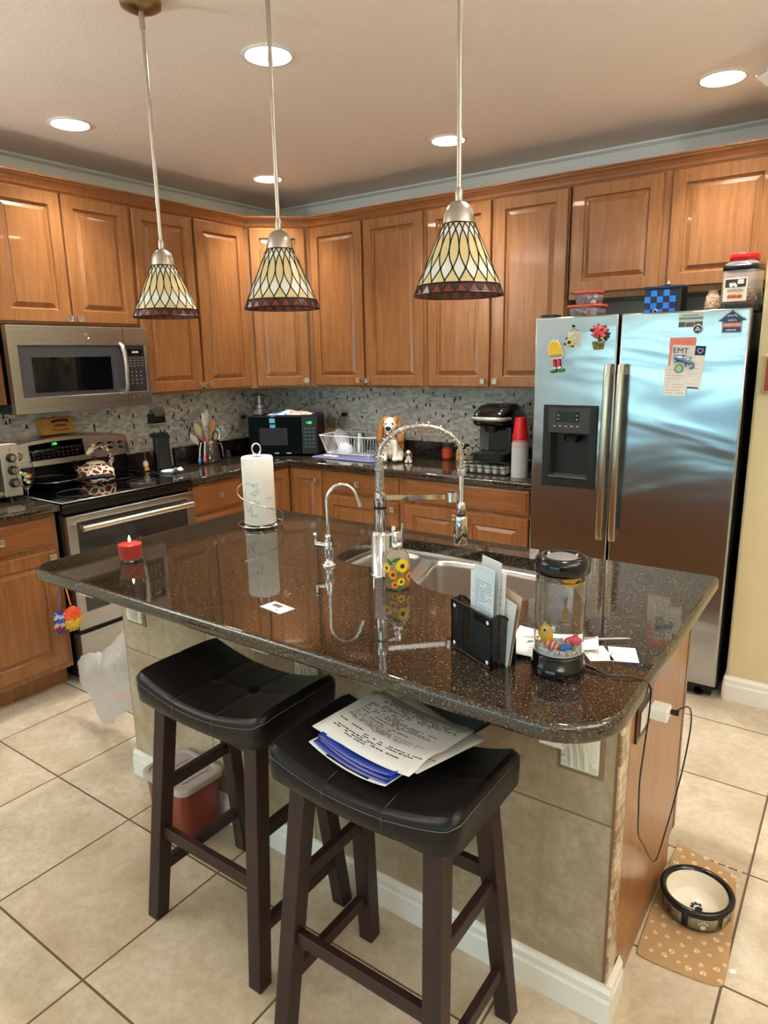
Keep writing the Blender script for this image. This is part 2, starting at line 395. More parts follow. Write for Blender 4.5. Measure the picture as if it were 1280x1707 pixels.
def paper_lines(mb, x0, x1, z0, z1, n, hgt=.0012, y=0, jag=.25, seed=1):
    """rows of tiny printed bars lying in the xz plane at depth y"""
    rd = random.Random(seed)
    for i in range(n):
        z = z1-(z1-z0)*(i+.5)/n; x = x0
        while x < x1-.004:
            L = min(rd.uniform(.006, .02), x1-x)
            if rd.random() > jag*.4: mb.bx(x, x+L*.85, y-.0002, y, z-hgt/2, z+hgt/2)
            x += L
            if rd.random() < jag*.15: break
    return mb

# ================================================================ the room
RX0, RX1, RY0 = 0.0, 6.6, -8.0
struct(MB().bx(RX0, RX1, RY0, 0.0, -.06, 0).build('floor', FLOORM))
struct(MB().bx(RX0-.1, RX1+.1, RY0-.1, .1, CEIL, CEIL+.08).build('ceiling', CEILM))
struct(MB().bx(-.1, 0, RY0, .1, 0, CEIL).build('wall_left', GREYWALL))
struct(MB().bx(0, 3.262, 0, .1, 0, CEIL).build('wall_rear', GREYWALL))
struct(MB().bx(3.262, RX1, -.63, .1, 0, CEIL).build('wall_right', WALLM, bevel=.012))
struct(MB().bx(RX1, RX1+.1, RY0, -.63, 0, CEIL).build('wall_side', WALLM))
# wall behind the viewer with a wide sliding glass door to the pool terrace
WX0, WX1, WZ1 = .15, 4.3, 2.2
b = MB(); b.bx(RX0, WX0, RY0-.1, RY0, 0, CEIL); b.bx(WX1, RX1, RY0-.1, RY0, 0, CEIL); b.bx(WX0, WX1, RY0-.1, RY0, WZ1, CEIL)
struct(b.build('wall_front', WALLM))
b = MB()
for x in (WX0, WX0+(WX1-WX0)/3, WX0+(WX1-WX0)*2/3, WX1-.05): b.bx(x, x+.05, RY0-.08, RY0-.02, 0, WZ1)
b.bx(WX0, WX1, RY0-.08, RY0-.02, 0, .05); b.bx(WX0, WX1, RY0-.08, RY0-.02, WZ1-.05, WZ1)
wf = struct(b.build('window_1', WHITE_TRIM))
# terrace, pool and planting seen only as reflections in the fridge
struct(MB().bx(-8, 12, -11.0, RY0-.1, -.12, -.05).build('patio', mat('pale_patio_stone', (205,200,190), .7)))
wm = mat('pool_water', (60,140,190), .05, spec=.8); g = N(wm); g.bump(g.noise(g.co(), 2.2, 3), .5, .1)
struct(MB().bx(-8, 12, -17.0, -11.0, -.3, -.2).build('pool', wm))
b = MB(); b.bx(-8, 12, -17.3, -17.0, -.3, .55)
struct(b.build('terrace_wall', mat('terrace_wall_paint', (70,96,120), .6)))
# white shell strips
b = MB(); b.rings([[(3.262, y, z) for y, z in ()]]) if False else None
def baseboard(name, a, bb, nrm, h=.115, t=.014, mt=WHITE_TRIM, kind=True, parent=None):
    a = Vector(a); bb = Vector(bb); nv = Vector(nrm); prof = [(0,0),(t,0),(t,h*.62),(t*.75,h*.7),(t*.75,h*.86),(t*.35,h*.95),(t*.3,h),(0,h)]
    m = MB(); m.rings([[tuple(a+nv*p+Vector((0,0,q))) for p, q in prof], [tuple(bb+nv*p+Vector((0,0,q))) for p, q in prof]])
    o = m.build(name, mt, parent)
    if kind: struct(o)
    return o
baseboard('baseboard_right', (3.262, -.63, 0), (RX1, -.63, 0), (0, -1, 0))
baseboard('baseboard_side', (3.262, -.6299, 0), (3.262, -.60, 0), (-1, 0, 0), t=.010)
# thin pale bead where walls meet the ceiling
b = MB(); b.tube([(.006, RY0, 2.566), (.006, -.006, 2.566), (3.26, -.006, 2.566)], .007, 6)
struct(b.build('trim_1', mat('pale_caulk_bead', (205,203,196), .6)))
# mosaic backsplash
b = MB(); b.bx(0, .008, -3.3, 0, .90, 1.375); struct(b.build('trim_2', MOS_L))
b = MB(); b.bx(.008, 2.34, -.008, 0, .90, 1.375); struct(b.build('trim_3', MOS_R))

# ================================================================ cabinets
def knob(parent, x, y, z):
    m = MB(); m.cyl((x, y, z), (x, y-.014, z), .006, 10)
    L = []
    for (q, d) in ((.009, -.012), (.0145, -.019), (.0155, -.023), (.0145, -.027), (.008, -.0245)):
        L.append([(x+a*q, y+d, z+c*q) for a, c in ((-1,-1),(1,-1),(1,1),(-1,1))])
    m.rings(L, smooth=False); o = m.build('knob', PEWTER, parent, bevel=.0015); return o
def panel_front(m, x0, x1, z0, z1, y, t=.02, fr=.058, raised=True):
    def R(i, d): return [(x0+i, y-d, z0+i), (x1-i, y-d, z0+i), (x1-i, y-d, z1-i), (x0+i, y-d, z1-i)]
    if raised: L = [R(0, 0), R(0, t-.004), R(.004, t), (R(fr, t)), R(fr+.003, t-.010), R(fr+.006, t-.013), R(fr+.012, t-.013), R(fr+.030, t-.006), R(fr+.032, t-.003)]
    else: L = [R(0, 0), R(0, t-.008), R(.004, t-.006), R(.012, t-.004), R(.016, t), R(.02, t)]
    m.rings(L)
def cab(name, label, loc, rz, w, d, h, fronts, toe=0, group=None, cat='cabinet', z0=0):
    """fronts: (kind, x0, x1, z0, z1, knob_x, knob_z)"""
    t = thing(name, label, cat, loc, rz, group)
    m = MB()
    if toe: m.bx(0, w, -d, 0, toe, h); m.bx(0, w, -d+.07, 0, 0, toe)
    else: m.bx(0, w, -d, 0, 0, h)
    m.build('cabinet_body', W_V, t, bevel=.0015)
    for (k, x0, x1, a, c, kx, kz) in fronts:
        m = MB(); panel_front(m, x0, x1, a, c, -d, raised=(k != 'drawer'))
        o = m.build('door' if k != 'drawer' else 'drawer', W_H if k == 'drawer' else W_V, t)
        if kx is not None: knob(o, kx, -d-.02, kz)
    return t
UD = .316; UZ = 1.362; UT = 2.372
LW = pi/2   # rotation for cabinets on the left wall
dw = UT-UZ
cab('upper_cabinet', 'honey wood wall cabinet between the over-range microwave and the angled corner cabinet', (.001, -1.44, UZ), LW, .83, UD, dw,
    [('door', .008, .405, .012, dw-.022, .382, .045), ('door', .425, .812, .012, dw-.022, .448, .045)], group=None)
cab('upper_cabinet', 'short two-door wood cabinet directly above the over-range microwave', (.001, -2.205, 1.735), LW, .765, UD, UT-1.735,
    [('door', .012, .368, .012, UT-1.735-.022, .345, .03), ('door', .378, .748, .012, UT-1.735-.022, .400, .03)])
cab('upper_cabinet', 'wood wall cabinet cut off by the frame left of the over-range microwave', (.001, -2.75, UZ), LW, .545, UD, dw,
    [('door', .02, .50, .012, dw-.022, .478, .045)])
# angled corner cabinet
t = thing('corner_cabinet', 'angled single-door wood wall cabinet in the corner of the kitchen', 'cabinet', (0, 0, UZ))
CP = [(.001, -.001), (.001, -.61), (UD, -.61), (.61, -UD), (.61, -.001)]
m = MB(); m.prism(CP, 0, dw); m.build('cabinet_body', W_V, t, bevel=.0015)
m = MB(); L = sqrt(2)*(.61-UD); panel_front(m, .035, L-.035, .012, dw-.022, 0)
door = m.build('door', W_V, t); door.matrix_local = Matrix.Translation((UD, -.61, 0)) @ rotz(pi/4)
knob(door, L-.06, -.02, .045)
cab('upper_cabinet', 'tall two-door wood wall cabinet just right of the angled corner cabinet', (.611, -.001, UZ), 0, .874, UD, dw,
    [('door', .016, .418, .012, dw-.022, .395, .045), ('door', .438, .855, .012, dw-.022, .462, .045)])
cab('upper_cabinet', 'tall two-door wood wall cabinet above the coffee maker, beside the fridge cabinet', (1.486, -.001, UZ), 0, .842, UD, dw,
    [('door', .016, .412, .012, dw-.022, .388, .045), ('door', .438, .834, .012, dw-.022, .462, .045)])
cab('fridge_cabinet', 'short two-door wood cabinet hanging over the refrigerator', (2.337, -.001, 1.815), 0, .92, UD+.004, UT-1.815,
    [('door', .012, .436, .03, UT-1.815-.022, None, 0), ('door', .476, .905, .03, UT-1.815-.022, None, 0)])
# crown moulding, one run over all the wall cabinets
def crown(path, prof):
    n = len(path); L = []
    for i in range(n):
        p = Vector(path[i])
        e1 = (Vector(path[i])-Vector(path[i-1])).normalized() if i > 0 else None; e2 = (Vector(path[i+1])-Vector(path[i])).normalized() if i < n-1 else None
        e1 = e1 or e2; e2 = e2 or e1; n1 = Vector((e1.y, -e1.x)); n2 = Vector((e2.y, -e2.x)); b = (n1+n2); b = b*2/b.length_squared
        L.append([(p.x+b.x*q, p.y+b.y*q, z) for q, z in prof])
    m = MB(); m.rings(L); return m
prof = [(.0008, UT-.02), (.004, UT-.02), (.007, UT-.012), (.010, UT-.010), (.014, UT+.004), (.024, UT+.018), (.036, UT+.028), (.038, UT+.034), (.044, UT+.036), (.044, UT+.044), (.0008, UT+.044)]
tag(crown([(UD, -2.75), (UD, -.61), (.61, -UD), (3.258, -UD)], prof).build('crown_moulding', W_H), 'stepped wooden crown moulding running along the tops of all wall cabinets', 'moulding')

# ---- base cabinets
BD = .60; BH = .876
cab('base_cabinet', 'wood base cabinet with one drawer and one door left of the range', (.001, -2.75, 0), LW, .55, BD, BH,
    [('drawer', .02, .525, .725, .855, .275, .79), ('door', .02, .525, .135, .70, .497, .672)], toe=.10)
cab('drawer_cabinet', 'wood drawer cabinet between the range and the inside corner', (.001, -1.425, 0), LW, .40, BD, BH,
    [('drawer', .02, .38, .70, .860, .20, .785), ('drawer', .02, .38, .45, .68, .20, .565), ('drawer', .02, .38, .135, .43, .20, .30)], toe=.10)
t = thing('corner_base_cabinet', 'wood corner base cabinet with two folding doors meeting at a right angle', 'cabinet', (0, 0, 0))
m = MB(); P6 = [(.001, -.001), (.001, -1.024), (BD, -1.024), (BD, -BD), (.905, -BD), (.905, -.001)]
m.prism(P6, .10, BH); m.prism([(.001, -.001), (.001, -1.024), (BD-.07, -1.024), (BD-.07, -BD+.07), (.905, -BD+.07), (.905, -.001)], 0, .10); m.build('cabinet_body', W_V, t)
m = MB(); panel_front(m, .025, .40, .135, .86, 0); d1 = m.build('door', W_V, t); d1.matrix_local = Matrix.Translation((BD, -1.024, 0)) @ rotz(LW)
m = MB(); panel_front(m, .024, .285, .135, .86, 0); d2 = m.build('door', W_V, t); d2.location = (BD, -BD, 0); knob(d2, .262, -.02, .80)
cab('base_cabinet', 'wood base cabinet with drawer and single door under the dish rack', (.906, -.001, 0), 0, .585, BD, BH,
    [('drawer', .015, .562, .735, .862, .28, .80), ('door', .015, .562, .135, .712, .535, .675)], toe=.10)
cab('base_cabinet', 'wide wood base cabinet with one long drawer above two doors, beside the fridge', (1.492, -.001, 0), 0, .815, BD, BH,
    [('drawer', .02, .79, .735, .862, .40, .80), ('door', .02, .392, .135, .712, .366, .68), ('door', .408, .79, .135, .712, .434, .68)], toe=.10)

# ---- worktops
m = MB(); slab(m, [(.009, -.009), (.009, -1.428), (.645, -1.428), (.645, -.645), (2.318, -.645), (2.318, -.009)], .877, .914, .012)
wt = m.build('worktop', GRANITE); tag(wt, 'L-shaped black granite worktop running from the range round the corner to the fridge', 'worktop')
m = MB(); m.bx(.009, .03, -1.428, -.009, .9145, 1.002); m.bx(.03, 2.318, -.03, -.009, .9145, 1.002); m.build('backsplash_strip', GRANITE, wt, bevel=.002)
m = MB(); slab(m, [(.009, -2.9), (.645, -2.9), (.645, -2.195), (.009, -2.195)], .877, .914, .012)
wt = m.build('worktop', GRANITE); tag(wt, 'short black granite worktop left of the range under the toaster oven', 'worktop')
m = MB(); m.bx(.009, .03, -2.9, -2.195, .9145, 1.002); m.build('backsplash_strip', GRANITE, wt, bevel=.002)

# ================================================================ range
t = thing('kitchen_range', 'stainless steel electric range with black glass cooktop and wide oven door', 'range', (.012, -2.188, 0), LW)
RW = .757
m = MB(); m.bx(.003, RW-.003, -.60, 0, .03, .86); m.bx(.03, RW-.03, -.57, -.02, 0, .03); m.build('range_body', BLACKMET, t, bevel=.004)
m = MB(); m.bx(0, RW, -.645, 0, .862, .905); m.build('cooktop_frame', BLACKMET, t, bevel=.006)
m = MB(); slab(m, rrect(.004, RW-.004, -.64, -.075, .012, 3), .9055, .918, .004)
ct = m.build('cooktop_glass', BLACKGL, t)
m = MB()
for cx, cy, r in ((.2, -.2, .08), (.56, -.2, .105), (.2, -.47, .11), (.56, -.47, .08)):
    m.tube([(cx+r*cos(a*pi/24), cy+r*sin(a*pi/24), .9183) for a in range(48)], .0008, 4, closed=True)
m.build('burner_ring', mat('burner_print', (60,60,62), .3), ct)
m = MB(); m.tube([(.002, -.08, .915), (.002, -.642, .915), (RW-.002, -.642, .915), (RW-.002, -.08, .915)], .003, 6); m.build('steel_edge', STEEL, t)
# backguard: black riser, bowed steel console
m = MB(); m.bx(.004, RW-.004, -.072, 0, .9, 1.03); m.build('backguard_riser', BLACKMET, t, bevel=.006)
m = MB(); n_ = 16; L0, L1, L2, L3 = [], [], [], []
for i in range(n_+1):
    x = RW*i/n_; c = 1-(2*i/n_-1)**2; zt = 1.135+.035*c; zb = 1.022-.004*c
    L0.append((x, -.001, zb)); L1.append((x, -.092-.012*c, zb)); L2.append((x, -.07-.012*c, zt-.008)); L3.append((x, -.001, zt))
vs = L0+L1+L2+L3; k = n_+1; fs = []
for a in range(4):
    bb = (a+1) % 4
    for i in range(n_): fs.append((a*k+i, a*k+i+1, bb*k+i+1, bb*k+i))
m.add(vs, fs, True); m.add([L0[0], L1[0], L2[0], L3[0]], [(0,1,2,3)], False); m.add([L0[-1], L1[-1], L2[-1], L3[-1]], [(3,2,1,0)], False)
cons = m.build('control_console', STEEL, t, bevel=.003)
m = MB()
def cons_pt(u, v, off=0):
    x = RW*u; c = 1-(2*u-1)**2; zb = 1.022-.004*c; zt = 1.127+.035*c; y0 = -.092-.012*c; y1 = -.07-.012*c
    return (x, y0+(y1-y0)*v-off, zb+(zt-zb)*v)
m.grid(lambda a, bq: cons_pt(.22+.40*a, .22+.63*bq, .002), 10, 2); dsp = m.build('display_panel', BLACKGL, cons, solid=.002)
text('1:05', .017, LED_GREEN, dsp, T3(RW*.40, -.0955, 1.128) @ Matrix.Rotation(radians(78), 4, 'X'), 'clock_digits')
m = MB()
for r_ in range(3):
    for c_ in range(10):
        if 3 < c_ < 6 and r_ == 2: continue
        p = cons_pt(.24+.036*c_, .32+.13*r_, .0035); m.bx(p[0]-.004, p[0]+.004, p[1]-.0004, p[1], p[2]-.0012, p[2]+.0012)
m.build('button_print', mat('pale_print', (150,152,155), .6), dsp)
m = MB(); m.bx(.24*RW, .26*RW, -.103, -.102, 1.08, 1.09) if False else None
for u in (.06, .135, .75, .84, .93):
    p = cons_pt(u, .5); d = Vector((0, -1, .2)).normalized(); p = Vector(p)
    m = MB(); m.tube([p, p+d*.006, p+d*.008, p+d*.026, p+d*.028], [.023, .023, .019, .017, .013], 20); m.bar(p+d*.022+Vector((0, -.002, -.016)), p+d*.022+Vector((0, .001, .016)), .008, .012)
    m.build('burner_knob', STEEL_V, t)
# oven door and drawer
def frame_ring(m, x0, x1, z0, z1, ix0, ix1, iz0, iz1, y0, y1):
    o = [(x0, z0), (x1, z0), (x1, z1), (x0, z1)]; i = [(ix0, iz0), (ix1, iz0), (ix1, iz1), (ix0, iz1)]
    m.rings([[(a, y0, c) for a, c in i], [(a, y0, c) for a, c in o], [(a, y1, c) for a, c in o], [(a, y1, c) for a, c in i], [(a, y0, c) for a, c in i]], cap0=False, cap1=False)
m = MB(); frame_ring(m, .008, RW-.008, .285, .848, .055, RW-.055, .37, .815, -.60, -.652); dr = m.build('oven_door', STEEL, t, bevel=.003)
m = MB(); m.bx(.054, RW-.054, -.646, -.603, .369, .816); m.build('oven_window', GREYGL, dr)
m = MB(); hz_ = .79
m.tube([(.055, -.70, hz_), (.2, -.708, hz_+.002), (RW/2, -.712, hz_+.003), (RW-.2, -.708, hz_+.002), (RW-.055, -.70, hz_)], .0145, 14)
m.cyl((.075, -.65, hz_), (.075, -.702, hz_), .010, 10); m.cyl((RW-.075, -.65, hz_), (RW-.075, -.702, hz_), .010, 10); m.build('door_handle', mat('satin_handle', (214,206,190), .3, 1.0), dr)
m = MB(); m.bx(.008, RW-.008, -.648, -.60, .055, .262); m.build('storage_drawer', STEEL, t, bevel=.004)
m = MB(); m.bx(.012, RW-.012, -.63, -.60, .262, .285); m.build('vent_gap', BLACKMET, t)

# ================================================================ over-range microwave
t = thing('over_range_microwave', 'stainless steel microwave mounted above the range under the short cabinet', 'microwave', (.01, -2.199, 1.316), LW)
MWW, MWH, MD = .757, .415, .33
m = MB(); m.bx(.003, MWW-.003, -MD, 0, .006, MWH); m.build('microwave_case', BLACKMET, t, bevel=.004)
m = MB(); sx = .58
frame_ring(m, 0, MWW, .0, MWH-.003, .045, MWW-.022, .075, .318, -MD, -MD-.042); fr = m.build('front_frame', STEEL, t, bevel=.003)
m = MB(); m.bx(.0455, sx+.03, -MD-.038, -MD, .0755, .3175); gl = m.build('door_glass', mat('grey_door_glass', (66,66,70), .1, spec=.7), t)
m = MB(); m.bx(.105, sx-.055, -MD-.0395, -MD-.037, .096, .262); m.build('door_window', BLACKGL, gl)
m = MB(); m.bx(sx+.035, MWW-.0225, -MD-.038, -MD, .0755, .3175); cp = m.build('control_panel', DARKGREY, t)
m = MB(); m.bx(sx+.05, MWW-.035, -MD-.0395, -MD-.037, .265, .30); dp = m.build('display', BLACKGL, cp)
text('1:04:38', .014, LED_WHITE, dp, T3(sx+.094, -MD-.0402, .283) @ FRONT, 'clock_digits')
m = MB()
for r_ in range(4):
    for c_ in range(4): m.bx(sx+.055+.025*c_, sx+.070+.025*c_, -MD-.0388, -MD-.038, .252-.014*r_, .255-.014*r_)
for r_ in range(4):
    for c_ in range(3): m.bx(sx+.062+.028*c_, sx+.068+.028*c_, -MD-.0388, -MD-.038, .175-.02*r_, .183-.02*r_)
m.build('button_print', GREYPL, cp)
for q in range(3):
    m = MB(); m.bx(sx+.058+.036*q, sx+.082+.036*q, -MD-.048, -MD-.042, .04, .055); m.build('button', NICKEL, fr, bevel=.001)
m = MB(); m.bx(sx+.028, sx+.030, -MD-.0425, -MD-.0415, 0, .075); m.bx(sx+.028, sx+.030, -MD-.0425, -MD-.0415, .318, MWH-.003); m.build('door_seam', BLACKMET, fr)
m = MB(); pts = [(sx+.006, -MD-.042, .325), (sx+.006, -MD-.06, .315), (sx+.006, -MD-.075, .28), (sx+.006, -MD-.082, .2), (sx+.006, -MD-.075, .11), (sx+.006, -MD-.058, .075), (sx+.006, -MD-.04, .068)]
m.tube(pts, .013, 12); m.build('door_handle', NICKEL, t)
m = MB(); m.cyl((.40, -MD-.042, .363), (.40, -MD-.046, .363), .013, 24); lg = m.build('badge', STEEL_V, fr)
m = MB(); m.tube([(.40+.0125*cos(a*pi/12), -MD-.0462, .363+.0125*sin(a*pi/12)) for a in range(24)], .0008, 4, closed=True); m.build('badge_ring', NICKEL, lg)
text('GE', .013, NICKEL, lg, T3(.40, -MD-.0464, .363) @ FRONT, 'badge_letters')
m = MB(); m.bx(.02, MWW-.02, -MD, -.03, -.004, .006); m.build('vent_grille', BLACKMET, t)

# ================================================================ refrigerator
FX, FW, FH = 2.329, .905, 1.716
t = thing('refrigerator', 'tall stainless side-by-side refrigerator with water dispenser in the left door', 'refrigerator', (FX, 0, 0))
m = MB(); m.bx(.004, FW-.004, -.635, -.03, .03, 1.705); m.build('fridge_case', mat('dark_grey_case', (22,22,24), .45), t, bevel=.004)
m = MB(); m.bx(.02, FW-.02, -.66, -.60, .012, .072); m.cyl((.83, -.66, .02), (.83, -.60, .02), .02, 12); m.build('base_grille', BLACKPL, t)
SP = .392
for (x0, x1, nm) in ((.0, SP-.005, 'freezer_door'), (SP+.005, FW, 'fridge_door')):
    m = MB(); L = []
    hol = [[(.090, .972), (.090, 1.186), (.280, 1.186), (.280, .972)]] if nm == 'freezer_door' else []
    m.M = FRONT; slab(m, [(x0, .075), (x1, .075), (x1, FH), (x0, FH)], .645, .712, .008, hol); m.M = None
    d = m.build(nm, FRIDGE, t)
    if nm == 'freezer_door': fd = d
    else: rd_ = d
for hx, par in ((SP-.028, fd), (SP+.030, rd_)):
    m = MB(); zz = [(.70, .045), (.74, .052), (1.1, .062), (1.45, .052), (1.50, .045)]
    L = []
    for z, o_ in zz: L.append([(hx-.016, -.712-o_+.012, z), (hx-.014, -.712-o_-.004, z), (hx, -.712-o_-.009, z), (hx+.014, -.712-o_-.004, z), (hx+.016, -.712-o_+.012, z), (hx, -.712-o_+.016, z)])
    m.rings(L, smooth=True); m.bx(hx-.012, hx+.012, -.758, -.711, .71, .745); m.bx(hx-.012, hx+.012, -.758, -.711, 1.455, 1.49)
    m.build('door_handle', mat('satin_fridge_handle', (196,186,168), .26, 1.0), par, bevel=.002)
# dispenser
m = MB(); DX0, DX1, DZ0, DZ1 = .058, .318, .925, 1.315
frame_ring(m, DX0, DX1, DZ0, DZ1, DX0+.028, DX1-.036, DZ0+.045, 1.185, -.708, -.722); fr = m.build('dispenser_frame', mat('charcoal_bezel', (38,37,34), .4, spec=.25), fd, bevel=.004)
m = MB(); m.bx(DX0+.027, DX1-.035, -.7225, -.708, 1.186, DZ1-.012); cpn = m.build('dispenser_panel', mat('grey_control_panel', (58,56,56), .2, spec=.4), fr)
m = MB(); m.bx(DX0+.065, DX1-.085, -.7235, -.722, 1.235, 1.285); m.build('display', BLACKGL, cpn)
m = MB()
for c_ in range(5): m.bx(DX0+.05+.028*c_, DX0+.063+.028*c_, -.7232, -.7222, 1.215, 1.2185)
for c_ in range(2):
    for r_ in range(2): m.bx(DX0+.072+.09*c_, DX0+.078+.09*c_, -.7242, -.7232, 1.247+.018*r_, 1.252+.018*r_)
m.build('button_print', mat('light_print', (190,192,196), .6), cpn)
m = MB(); q0, q1, w0, w1 = .0895, .2805, .9715, 1.1865
m.add([(q0,-.711,w0),(q1,-.711,w0),(q1,-.711,w1),(q0,-.711,w1),(q0,-.62,w0),(q1,-.62,w0),(q1,-.62,w1),(q0,-.62,w1)], [(0,1,5,4),(1,2,6,5),(2,3,7,6),(3,0,4,7),(4,5,6,7)], False)
m.build('dispenser_recess', mat('recess_black', (12,12,13), .18), fr)
m = MB(); m.lathe([(.03, -.012), (.038, .0), (.04, .02)], 20, ((DX0+DX1)/2, -.675, 1.15)); m.build('dispenser_nozzle', BLACKPL, fr)
m = MB(); m.bx(DX0+.033, DX1-.04, -.728, -.63, DZ0+.047, DZ0+.053)
m.build('drip_tray', mat('grey_drip_tray', (92,92,92), .25), fr, bevel=.001)
m = MB(); m.bx(.02, .09, -.70, -.62, 1.7165, 1.728); m.bx(FW-.1, FW-.02, -.70, -.62, 1.7165, 1.735); m.build('hinge_cover', BLACKPL, t, bevel=.003)

# ================================================================ island
IX0, IX1, IY0, IY1 = 1.513, 3.300, -2.487, -1.80
isl = thing('kitchen_island', 'kitchen island base clad in beige tile with a wood end panel and white skirting', 'island')
m = MB(); m.bx(IX0, IX1, IY0, IY0+.06, 0, .876); m.build('tiled_front', ISLTILE, isl)
m = MB(); m.bx(IX0, IX1-.02, IY0+.06, IY1, .10, .70); m.bx(IX0, IX1-.02, IY0+.06, IY1-.06, 0, .10); m.bx(IX0, IX0+.03, IY0+.06, IY1, .70, .876); m.bx(IX0, IX1-.02, IY0+.06, -2.36, .70, .876); m.bx(IX0, IX1-.02, IY1-.02, IY1, .70, .876); m.build('cabinet_body', W_V, isl)
m = MB(); m.bx(IX1-.02, IX1+.006, IY0+.062, IY1-.065, .0, .10); m.bx(IX1-.02, IX1+.006, IY0+.062, IY1, .10, .876)
m.build('end_panel', W_V, isl, bevel=.001)
m = MB(); m.bx(IX1-.001, IX1+.0075, IY1-.022, IY1+.002, .10, .876); m.build('corner_trim', W_DK, isl)
m = MB(); m.bx(IX1, IX1+.009, IY0+.003, IY0+.061, .0, .876); m.build('mosaic_strip', MOS_I, isl)
m = MB(); m.bx(IX1-.001, IX1+.004, IY0-.0015, IY0+.0035, .11, .876); m.build('edge_bead', mat('brown_metal_edge', (120,84,56), .4), isl)
baseboard('skirting_board', (IX0-.014, IY0, 0), (IX1+.023, IY0, 0), (0,-1,0), h=.105, kind=False, parent=isl)
baseboard('skirting_board', (IX1+.009, IY0+.0005, 0), (IX1+.009, IY0+.10, 0), (1,0,0), h=.105, kind=False, parent=isl)
baseboard('skirting_board', (IX0, IY0+.0005, 0), (IX0, IY0+.30, 0), (-1,0,0), h=.105, kind=False, parent=isl)
# working side (towards the refrigerator): doors and drawers
k_ = 0
for (x0, x1) in ((1.54, 1.86), (1.88, 2.20), (2.22, 2.60), (2.62, 3.0), (3.01, 3.275)):
    m = MB(); panel_front(m, -x1, -x0, .135, .70, 0); o = m.build('door', W_V, isl); o.matrix_local = Matrix.Translation((0, IY1, 0)) @ rotz(pi)
    m = MB(); panel_front(m, -x1, -x0, .725, .86, 0, raised=False); o = m.build('drawer', W_H, isl); o.matrix_local = Matrix.Translation((0, IY1, 0)) @ rotz(pi); knob(o, -(x0+x1)/2, -.02, .79)
# corbels
CORB = mat('corbel_cream_paint', (214,210,196), .4); FILLET = mat('brown_grout_border', (128,108,80), .7)
for cx in (1.600, 2.412, 3.222):
    m = MB(); m.bx(cx-.043, cx+.043, IY0-.012, IY0-.0005, .646, .875); c = m.build('corbel', CORB, isl, bevel=.003)
    m = MB(); prof = []
    for i in range(13):
        a = pi/2*i/12; prof.append((IY0-.012-.16*(1-cos(a)), .655+.14*sin(a)))
    prof += [(IY0-.19, .80), (IY0-.19, .875), (IY0-.012, .875)]
    for wd, rr in ((.024, 0),):
        m.rings([[(cx-wd, y, z) for y, z in prof], [(cx+wd, y, z) for y, z in prof]])
    for off in (-.016, 0, .016):
        m.tube([(cx+off, IY0-.013-.16*(1-cos(pi/2*i/12)), .654+.14*sin(pi/2*i/12)) for i in range(13)], .0055, 8)
    m.build('scroll_bracket', CORB, c, bevel=.002)
    m = MB()
    for q in (-.033, .033): m.lathe([(.0085, 0), (.008, .003), (.004, .0045), (0, .005)], 14, (0, 0, 0)) if False else m.ball((cx+q, IY0-.0125, .668), (.009, .004, .009), 12, 6)
    m.build('screw_cap', CORB, c)
    m = MB(); frame_ring(m, cx-.053, cx+.053, .634, .876, cx-.0435, cx+.0435, .6455, .876, IY0-.0003, IY0-.004); m.build('grout_border', FILLET, c)

# island worktop with cut-out for the sink
SINK = [(2.262, -2.13), (2.285, -2.19), (2.33, -2.212), (2.44, -2.212), (2.54, -2.212), (2.60, -2.225), (2.64, -2.262), (2.70, -2.295), (2.80, -2.303), (2.90, -2.295), (2.965, -2.255), (2.985, -2.18), (2.985, -1.95), (2.970, -1.895), (2.92, -1.868), (2.60, -1.868), (2.33, -1.868), (2.275, -1.885), (2.252, -1.94), (2.250, -2.04)]
def smooth_poly(p, it=2):
    for _ in range(it):
        q = []
        for i in range(len(p)):
            a, b = Vector(p[i]), Vector(p[(i+1) % len(p)]); q += [tuple(a*.75+b*.25), tuple(a*.25+b*.75)]
        p = q
    return p
SK = smooth_poly(SINK)
m = MB(); top = rrect(1.488, 3.362, -2.795, -1.745, [.135, .022, .10, .085], 10)
slab(m, top, .876, .914, .011, [SK], 6)
it = m.build('island_worktop', GRANITE); tag(it, 'large black granite island worktop with rounded corners and a sink cut-out', 'worktop')
# sink
t = thing('sink', 'undermount stainless double-bowl sink set into the island worktop', 'sink', (0, 0, 0))
def bowl(pts, zt, zb, r=.02):
    p = smooth_poly(pts, 2); L = [ploop(p, zt), ploop(inset(p, .004), zt-.02), ploop(inset(p, .010), zb+.04), ploop(inset(p, .018), zb+.014), ploop(inset(p, .034), zb+.002), ploop(inset(p, .06), zb)]
    return p, L
BL = [(2.262, -2.13), (2.285, -2.195), (2.36, -2.218), (2.46, -2.216), (2.515, -2.20), (2.515, -2.10), (2.45, -1.93), (2.42, -1.875), (2.33, -1.872), (2.27, -1.89), (2.252, -1.95)]
BR = [(2.565, -2.21), (2.62, -2.25), (2.70, -2.295), (2.80, -2.303), (2.90, -2.295), (2.965, -2.255), (2.985, -2.18), (2.985, -1.95), (2.970, -1.895), (2.92, -1.868), (2.60, -1.868), (2.50, -1.885), (2.495, -1.93), (2.545, -2.06)]
bl, LL = bowl(BL, .862, .70); br, LR = bowl(BR, .862, .67)
m = MB(); m.rings(LL, cap0=False, smooth=True); m.build('left_bowl', SINKST, t, solid=.0015)
m = MB(); m.rings(LR, cap0=False, smooth=True); m.build('right_bowl', SINKST, t, solid=.0015)
m = MB(); outer = inset(SK, -.012); pl = [[Vector((p[0], p[1], 0)) for p in q] for q in (outer, bl, br)]; tr = geometry.tessellate_polygon(pl)
m.add([(v.x, v.y, .863) for q in pl for v in q], [tuple(x) for x in tr], False)
